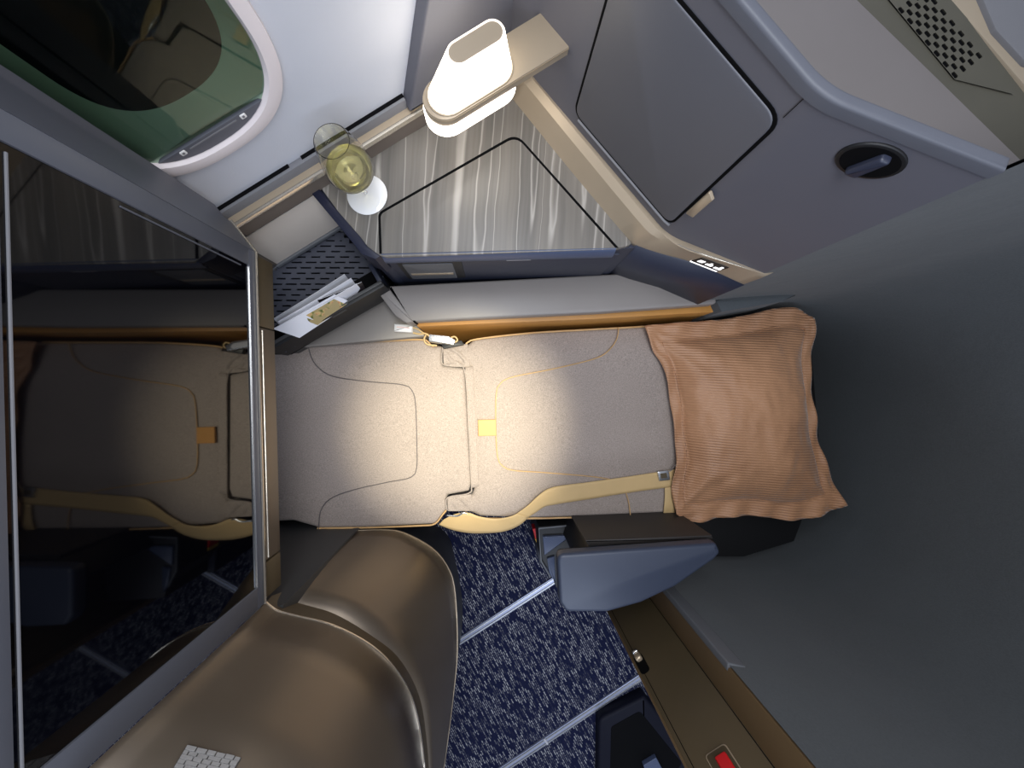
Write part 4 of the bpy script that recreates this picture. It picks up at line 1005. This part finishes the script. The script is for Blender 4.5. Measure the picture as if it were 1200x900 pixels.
# ================================================================== PILLOW
pw = None
def build_pillow():
    nu, nv = 90, 80
    cs_ = [(757, 379), (946, 361), (992, 603), (794, 610)]      # TL TR BR BL outer corners
    Dp = 1.115
    top_e = [(757, 381), (800, 377), (845, 374), (880, 368), (915, 360), (940, 362), (957, 372)]
    rgt_e = [(957, 372), (959, 395), (953, 430), (957, 470), (962, 510), (972, 545), (984, 572), (995, 593)]
    bot_e = [(794, 604), (815, 613), (850, 608), (890, 606), (925, 611), (960, 607), (995, 593)]
    lef_e = [(757, 381), (766, 408), (778, 428), (787, 465), (791, 500), (795, 535), (790, 570), (794, 604)]
    T = crom([P(u, v, Dp) for u, v in top_e], nu+1); B = crom([P(u, v, Dp) for u, v in bot_e], nu+1)
    L = crom([P(u, v, Dp) for u, v in lef_e], nv+1); R = crom([P(u, v, Dp) for u, v in rgt_e], nv+1)
    V = []; Fc = []
    zb_ = Z_BED+0.006
    fl_u, fl_v = 0.075, 0.085
    def prof(s, t):
        du = min(s, 1-s); dv = min(t, 1-t)
        fu = max(0, (du-fl_u)/(0.5-fl_u)); fv = max(0, (dv-fl_v)/(0.5-fl_v))
        return (1-(1-fu)**2.6)**0.8*(1-(1-fv)**2.6)**0.8 if fu > 0 and fv > 0 else 0.0
    for side in (0, 1):
        for j in range(nv+1):
            for i in range(nu+1):
                s, t = i/nu, j/nv
                p = T[i]*(1-t)+B[i]*t+L[j]*(1-s)+R[j]*s-(T[0]*(1-s)*(1-t)+T[-1]*s*(1-t)+B[0]*(1-s)*t+B[-1]*s*t)
                h = prof(s, t)
                du = min(s/fl_u, (1-s)/fl_u, t/fl_v, (1-t)/fl_v)
                w = noise.noise(Vector((s*7, t*7, 1.7)))*0.006+noise.noise(Vector((s*17, t*15, 5.1)))*0.003
                fl = math.sin((s+t*0.7)*38)*0.0055*(1 if du < 1 else 0.0)*(1-min(1, du)*0.6)
                seam = -0.0035*math.exp(-((du-1)/0.12)**2)
                # creases radiating from the corners
                cr = 0
                for (cx, cy) in ((0, 0), (1, 0), (1, 1), (0, 1)):
                    dx, dy = s-cx, t-cy; rr = math.hypot(dx, dy)
                    if rr < 0.42: cr += 0.0095*math.sin(math.atan2(dy, dx)*14+cx*2+cy)*(1-rr/0.42)*min(1, rr/0.1)
                zt_ = zb_+0.020+0.080*h+(w+cr)*(0.35+0.65*min(1, h*2))+fl+seam
                if side == 1: zt_ = zb_+0.016+fl-0.010*min(1, h*4)
                V.append(Vector((p.x, p.y, zt_)))
    n1p = (nu+1)*(nv+1)
    for side in (0, 1):
        for j in range(nv):
            for i in range(nu):
                k = side*n1p+j*(nu+1)+i; Fc.append((k, k+1, k+nu+2, k+nu+1))
    bd = [i for i in range(nu+1)]+[j*(nu+1)+nu for j in range(1, nv+1)]+[nv*(nu+1)+i for i in range(nu-1, -1, -1)]+[j*(nu+1) for j in range(nv-1, 0, -1)]
    for q in range(len(bd)):
        a, b = bd[q], bd[(q+1) % len(bd)]; Fc.append((a, b, n1p+b, n1p+a))
    root = thing('pillow', 'bronze satin striped pillow with ruffled flange at the head end', 'pillow', (0.6, -0.1, Z_BED))
    link_mesh('pillow_cover', V, Fc, M['pillow'], root, 180)
    def g(s, t):
        i = round(s*nu); j = round(t*nv); return V[j*(nu+1)+i]+Vector((0, 0, 0.0008))
    path = []
    for k in range(30): path.append(g(fl_u+(1-2*fl_u)*k/30, fl_v))
    for k in range(26): path.append(g(1-fl_u, fl_v+(1-2*fl_v)*k/26))
    for k in range(30): path.append(g(1-fl_u-(1-2*fl_u)*k/30, 1-fl_v))
    for k in range(26): path.append(g(fl_u, 1-fl_v-(1-2*fl_v)*k/26))
    tube('flange_seam', path, 0.0016, M['pillow'], root, 6, True)
build_pillow()

# ================================================================== SEAT BELT
belt = thing('seat_belt', 'tan lap belt webbing draped over the aisle edge of the seat cushion', 'seat belt', (0.2, -0.35, Z_BED))
Db = 1.143
ribbon('webbing', [P(791, 550, Db), P(740, 558, Db), P(690, 565, Db), P(648, 571, Db-.002), P(632, 580, Db-.006), P(618, 593, Db), P(604, 603, Db+.006)],
       [P(792, 570, Db), P(740, 577, Db), P(690, 585, Db), P(652, 591, Db), P(638, 594, Db+.003), P(629, 600, Db+.01), P(618, 607, Db+.012)], M['webbing'], belt)
ribbon('webbing', [P(606, 602, Db+.004), P(596, 606, Db+.004), P(580, 608, Db+.010), P(562, 605.5, Db+.006), P(548, 601, Db+.006), P(532, 603, Db+.012), P(520, 609, Db+.02)],
       [P(620, 606, Db+.012), P(608, 616, Db+.02), P(590, 623, Db+.03), P(566, 625, Db+.03), P(548, 624.5, Db+.03), P(530, 621, Db+.03), P(514, 615, Db+.03)], M['webbing'], belt)
ribbon('webbing', [P(779, 571, Db+.001), P(779, 585, Db+.001), P(778, 596, Db+.003), P(777, 606, Db+.02)],
       [P(795, 569, Db+.001), P(793, 585, Db+.001), P(792, 596, Db+.003), P(791, 606, Db+.02)], M['webbing'], belt, n=12)
bk_ = slab('buckle', fillet(XYs([(770, 552.5), (783, 551), (785, 562), (772, 563.5)], 1.138), 0.002), H-1.134, H-1.141, M['steel'], 0.001, 2, belt)
slab('buckle_slot', fillet(XYs([(773.5, 555), (781, 554), (782.3, 559.8), (774.8, 560.8)], 1.134), 0.001), H-1.1335, H-1.136, M['bronze_dark'], 0, 1, bk_)
tube('buckle_bar', [P(783, 553, 1.138), P(788, 550, 1.138), P(790, 546, 1.137)], 0.0018, M['steel'], bk_, 6)
lathe('rivet', [(0, H-1.132), (0.004, H-1.1335), (0.0045, H-1.138), (0, H-1.139)], XY(793, 546, 1.135), M['steel'], bk_, 14)
tube('anchor_bar', crom([P(524, 604, 1.155), P(536, 604.5, 1.153), P(543, 601, 1.151), P(550, 602.5, 1.155)], 14), 0.003, M['steel'], belt, 8)

bck = thing('belt_buckle', 'silver belt buckle with white tag on tan cord at window edge', 'buckle', (-0.16, 0.15, Z_BED), None)
bd_ = slab('buckle_body', fillet(XYs([(502, 391.5), (526, 394), (535, 399), (532, 405), (503, 401)], 1.13), 0.006), H-1.118, H-1.14, M['steel'], 0.003, 3, bck)
slab('buckle_face', fillet(XYs([(505, 393.5), (524, 396), (527, 400), (525, 402), (506, 399.5)], 1.118), 0.005), H-1.1165, H-1.12, M['lightgrey'], 0.001, 2, bd_)
slab('buckle_clip', fillet(XYs([(516, 401), (541, 399), (544, 404), (520, 409)], 1.14), 0.003), H-1.134, H-1.15, M['black'], 0.002, 2, bck)
slab('tag', fillet(XYs([(463, 379.5), (484, 381.5), (484, 390), (462.5, 388.8)], 1.12), 0.001), H-1.112, H-1.122, M['white'], 0.002, 2, bck)['label'] = 'small white tag'
slab('tag_print', XYs([(465, 382.5), (480, 383.8), (480, 385), (465, 383.7)], 1.112), H-1.1115, H-1.113, mat('pale_red_print', S(222, 190, 184), 0.5, var=0.05), 0, 1, bck)
tube('cord', crom([P(484, 384, 1.12), P(490, 386, 1.118), P(496, 390, 1.118), P(502, 392, 1.12)], 14), 0.0022, M['webbing'], bck)
tube('cord', crom([P(484, 390, 1.125), P(492, 391.5, 1.122), P(499, 391, 1.12), P(503, 394, 1.12)], 14), 0.0026, M['webbing'], bck)
tube('cord', crom([P(500, 391, 1.13), P(497, 398, 1.135), P(501, 403.5, 1.138), P(512, 405, 1.142)], 14), 0.0026, M['webbing'], bck)
tube('cord', crom([P(527, 396, 1.122), P(533, 394.5, 1.120), P(536, 399, 1.122), P(530, 402.5, 1.124)], 14), 0.0024, M['webbing'], bck)

# ================================================================== AISLE ARMREST
ar = thing('aisle_armrest', 'dark navy padded armrest beside the carpeted entry', 'armrest', (0.33, -0.45, 0.3))
arm_px = [(653, 650), (840, 637), (845, 648), (838, 656), (792, 688), (752, 707), (712, 718), (664, 718), (656, 706)]
apts = fillet(XYs(arm_px, .93), [0.018, 0.008, 0.01, 0.01, 0.02, 0.04, 0.03, 0.02, 0.02], 6)
slab('armrest_pad', apts, H-.93, H-.965, M['padnavy'], 0.009, 5, ar, None, 0.006)
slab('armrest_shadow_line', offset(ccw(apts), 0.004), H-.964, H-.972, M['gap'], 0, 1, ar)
slab('armrest_body', fillet(XYs([(690, 640), (838, 634), (842, 648), (800, 668), (700, 680), (680, 672)], .97), 0.01), H-.971, 0.30, M['black'], 0.006, 3, ar)
slab('armrest_inner_panel', fillet(XYs([(686, 634), (836, 628), (838, 634), (690, 641)], .97), 0.003), H-.975, 0.32, M['umber'], 0.004, 2, ar)
# seat-side mechanism below the armrest
mech = thing('seat_mechanism', 'dark seat linkage housing with triangular cover below the navy armrest', 'mechanism', (0.17, -0.45, 0.0))
Dm = 1.22
slab('housing', fillet(XYs([(631, 618), (692, 613), (720, 650), (720, 690), (652, 690), (646, 672), (634, 658)], Dm), 0.004), H-Dm-0.004, 0.0, M['black'], 0.003, 2, mech)
tube('housing_edge', [P(u, v, Dm) for u, v in [(690, 613.5), (631.5, 619), (634, 657), (645, 676)]], 0.0035, M['lipgrey'], mech, 6)
slab('triangle_cover', fillet(XYs([(636, 629), (671, 627), (638, 651)], Dm-.004), 0.002), H-Dm+0.006, H-Dm-0.006, M['slate'], 0.002, 2, mech)
slab('link_plate', fillet(XYs([(641, 655), (650, 652), (651, 684), (644, 672)], Dm-.004), 0.002), H-Dm+0.004, H-Dm-0.006, M['slate'], 0.002, 2, mech)
lathe('pivot_cap', [(0, H-1.06), (0.016, H-1.062), (0.030, H-1.075), (0.032, H-1.2), (0, H-1.2)], XY(692, 641, 1.07), M['lipgrey'], mech, 24)
slab('red_marker', XYs([(624, 620), (628.5, 619), (630, 631), (627.5, 632)], 1.35), H-1.35, H-1.40, M['red'], 0.001, 1, mech)
slab('yellow_marker', XYs([(627, 632), (630, 631.5), (631, 637), (629, 637)], 1.35), H-1.35, H-1.40, M['yellow'], 0.001, 1, mech)
for o in list(mech.children):
    if o.name.startswith(('red_marker', 'yellow_marker')):
        pass
slab('marker_bracket', XYs([(626, 617), (634, 616), (640, 660), (632, 660)], 1.40), H-1.395, 0.0, M['deepnavy'], 0.0, 1, mech)

# ================================================================== DARK BOX BY THE PILLAR
bxr = thing('floor_box', 'dark navy moulded box on the carpet beside the bronze pillar', 'box', (0.6, -1.45, 0))
slab('box_body', fillet(XYs([(702, 843), (755, 816), (830, 905), (760, 990), (700, 965)], 1.57), [0.03, 0.01, 0.02, 0.02, 0.04]), H-1.57, 0.0, M['boxnavy'], 0.015, 4, bxr)
slab('box_top_recess', fillet(XYs([(716, 852), (750, 833), (800, 895), (750, 960), (714, 945)], 1.568), 0.02), H-1.568, H-1.58, M['gap'], 0.004, 2, bxr)
slab('edge_plate', fillet(XYs([(754, 897), (769, 888), (778, 905), (760, 915)], 1.55), 0.004), H-1.55, H-1.572, M['slate'], 0.002, 2, bxr)
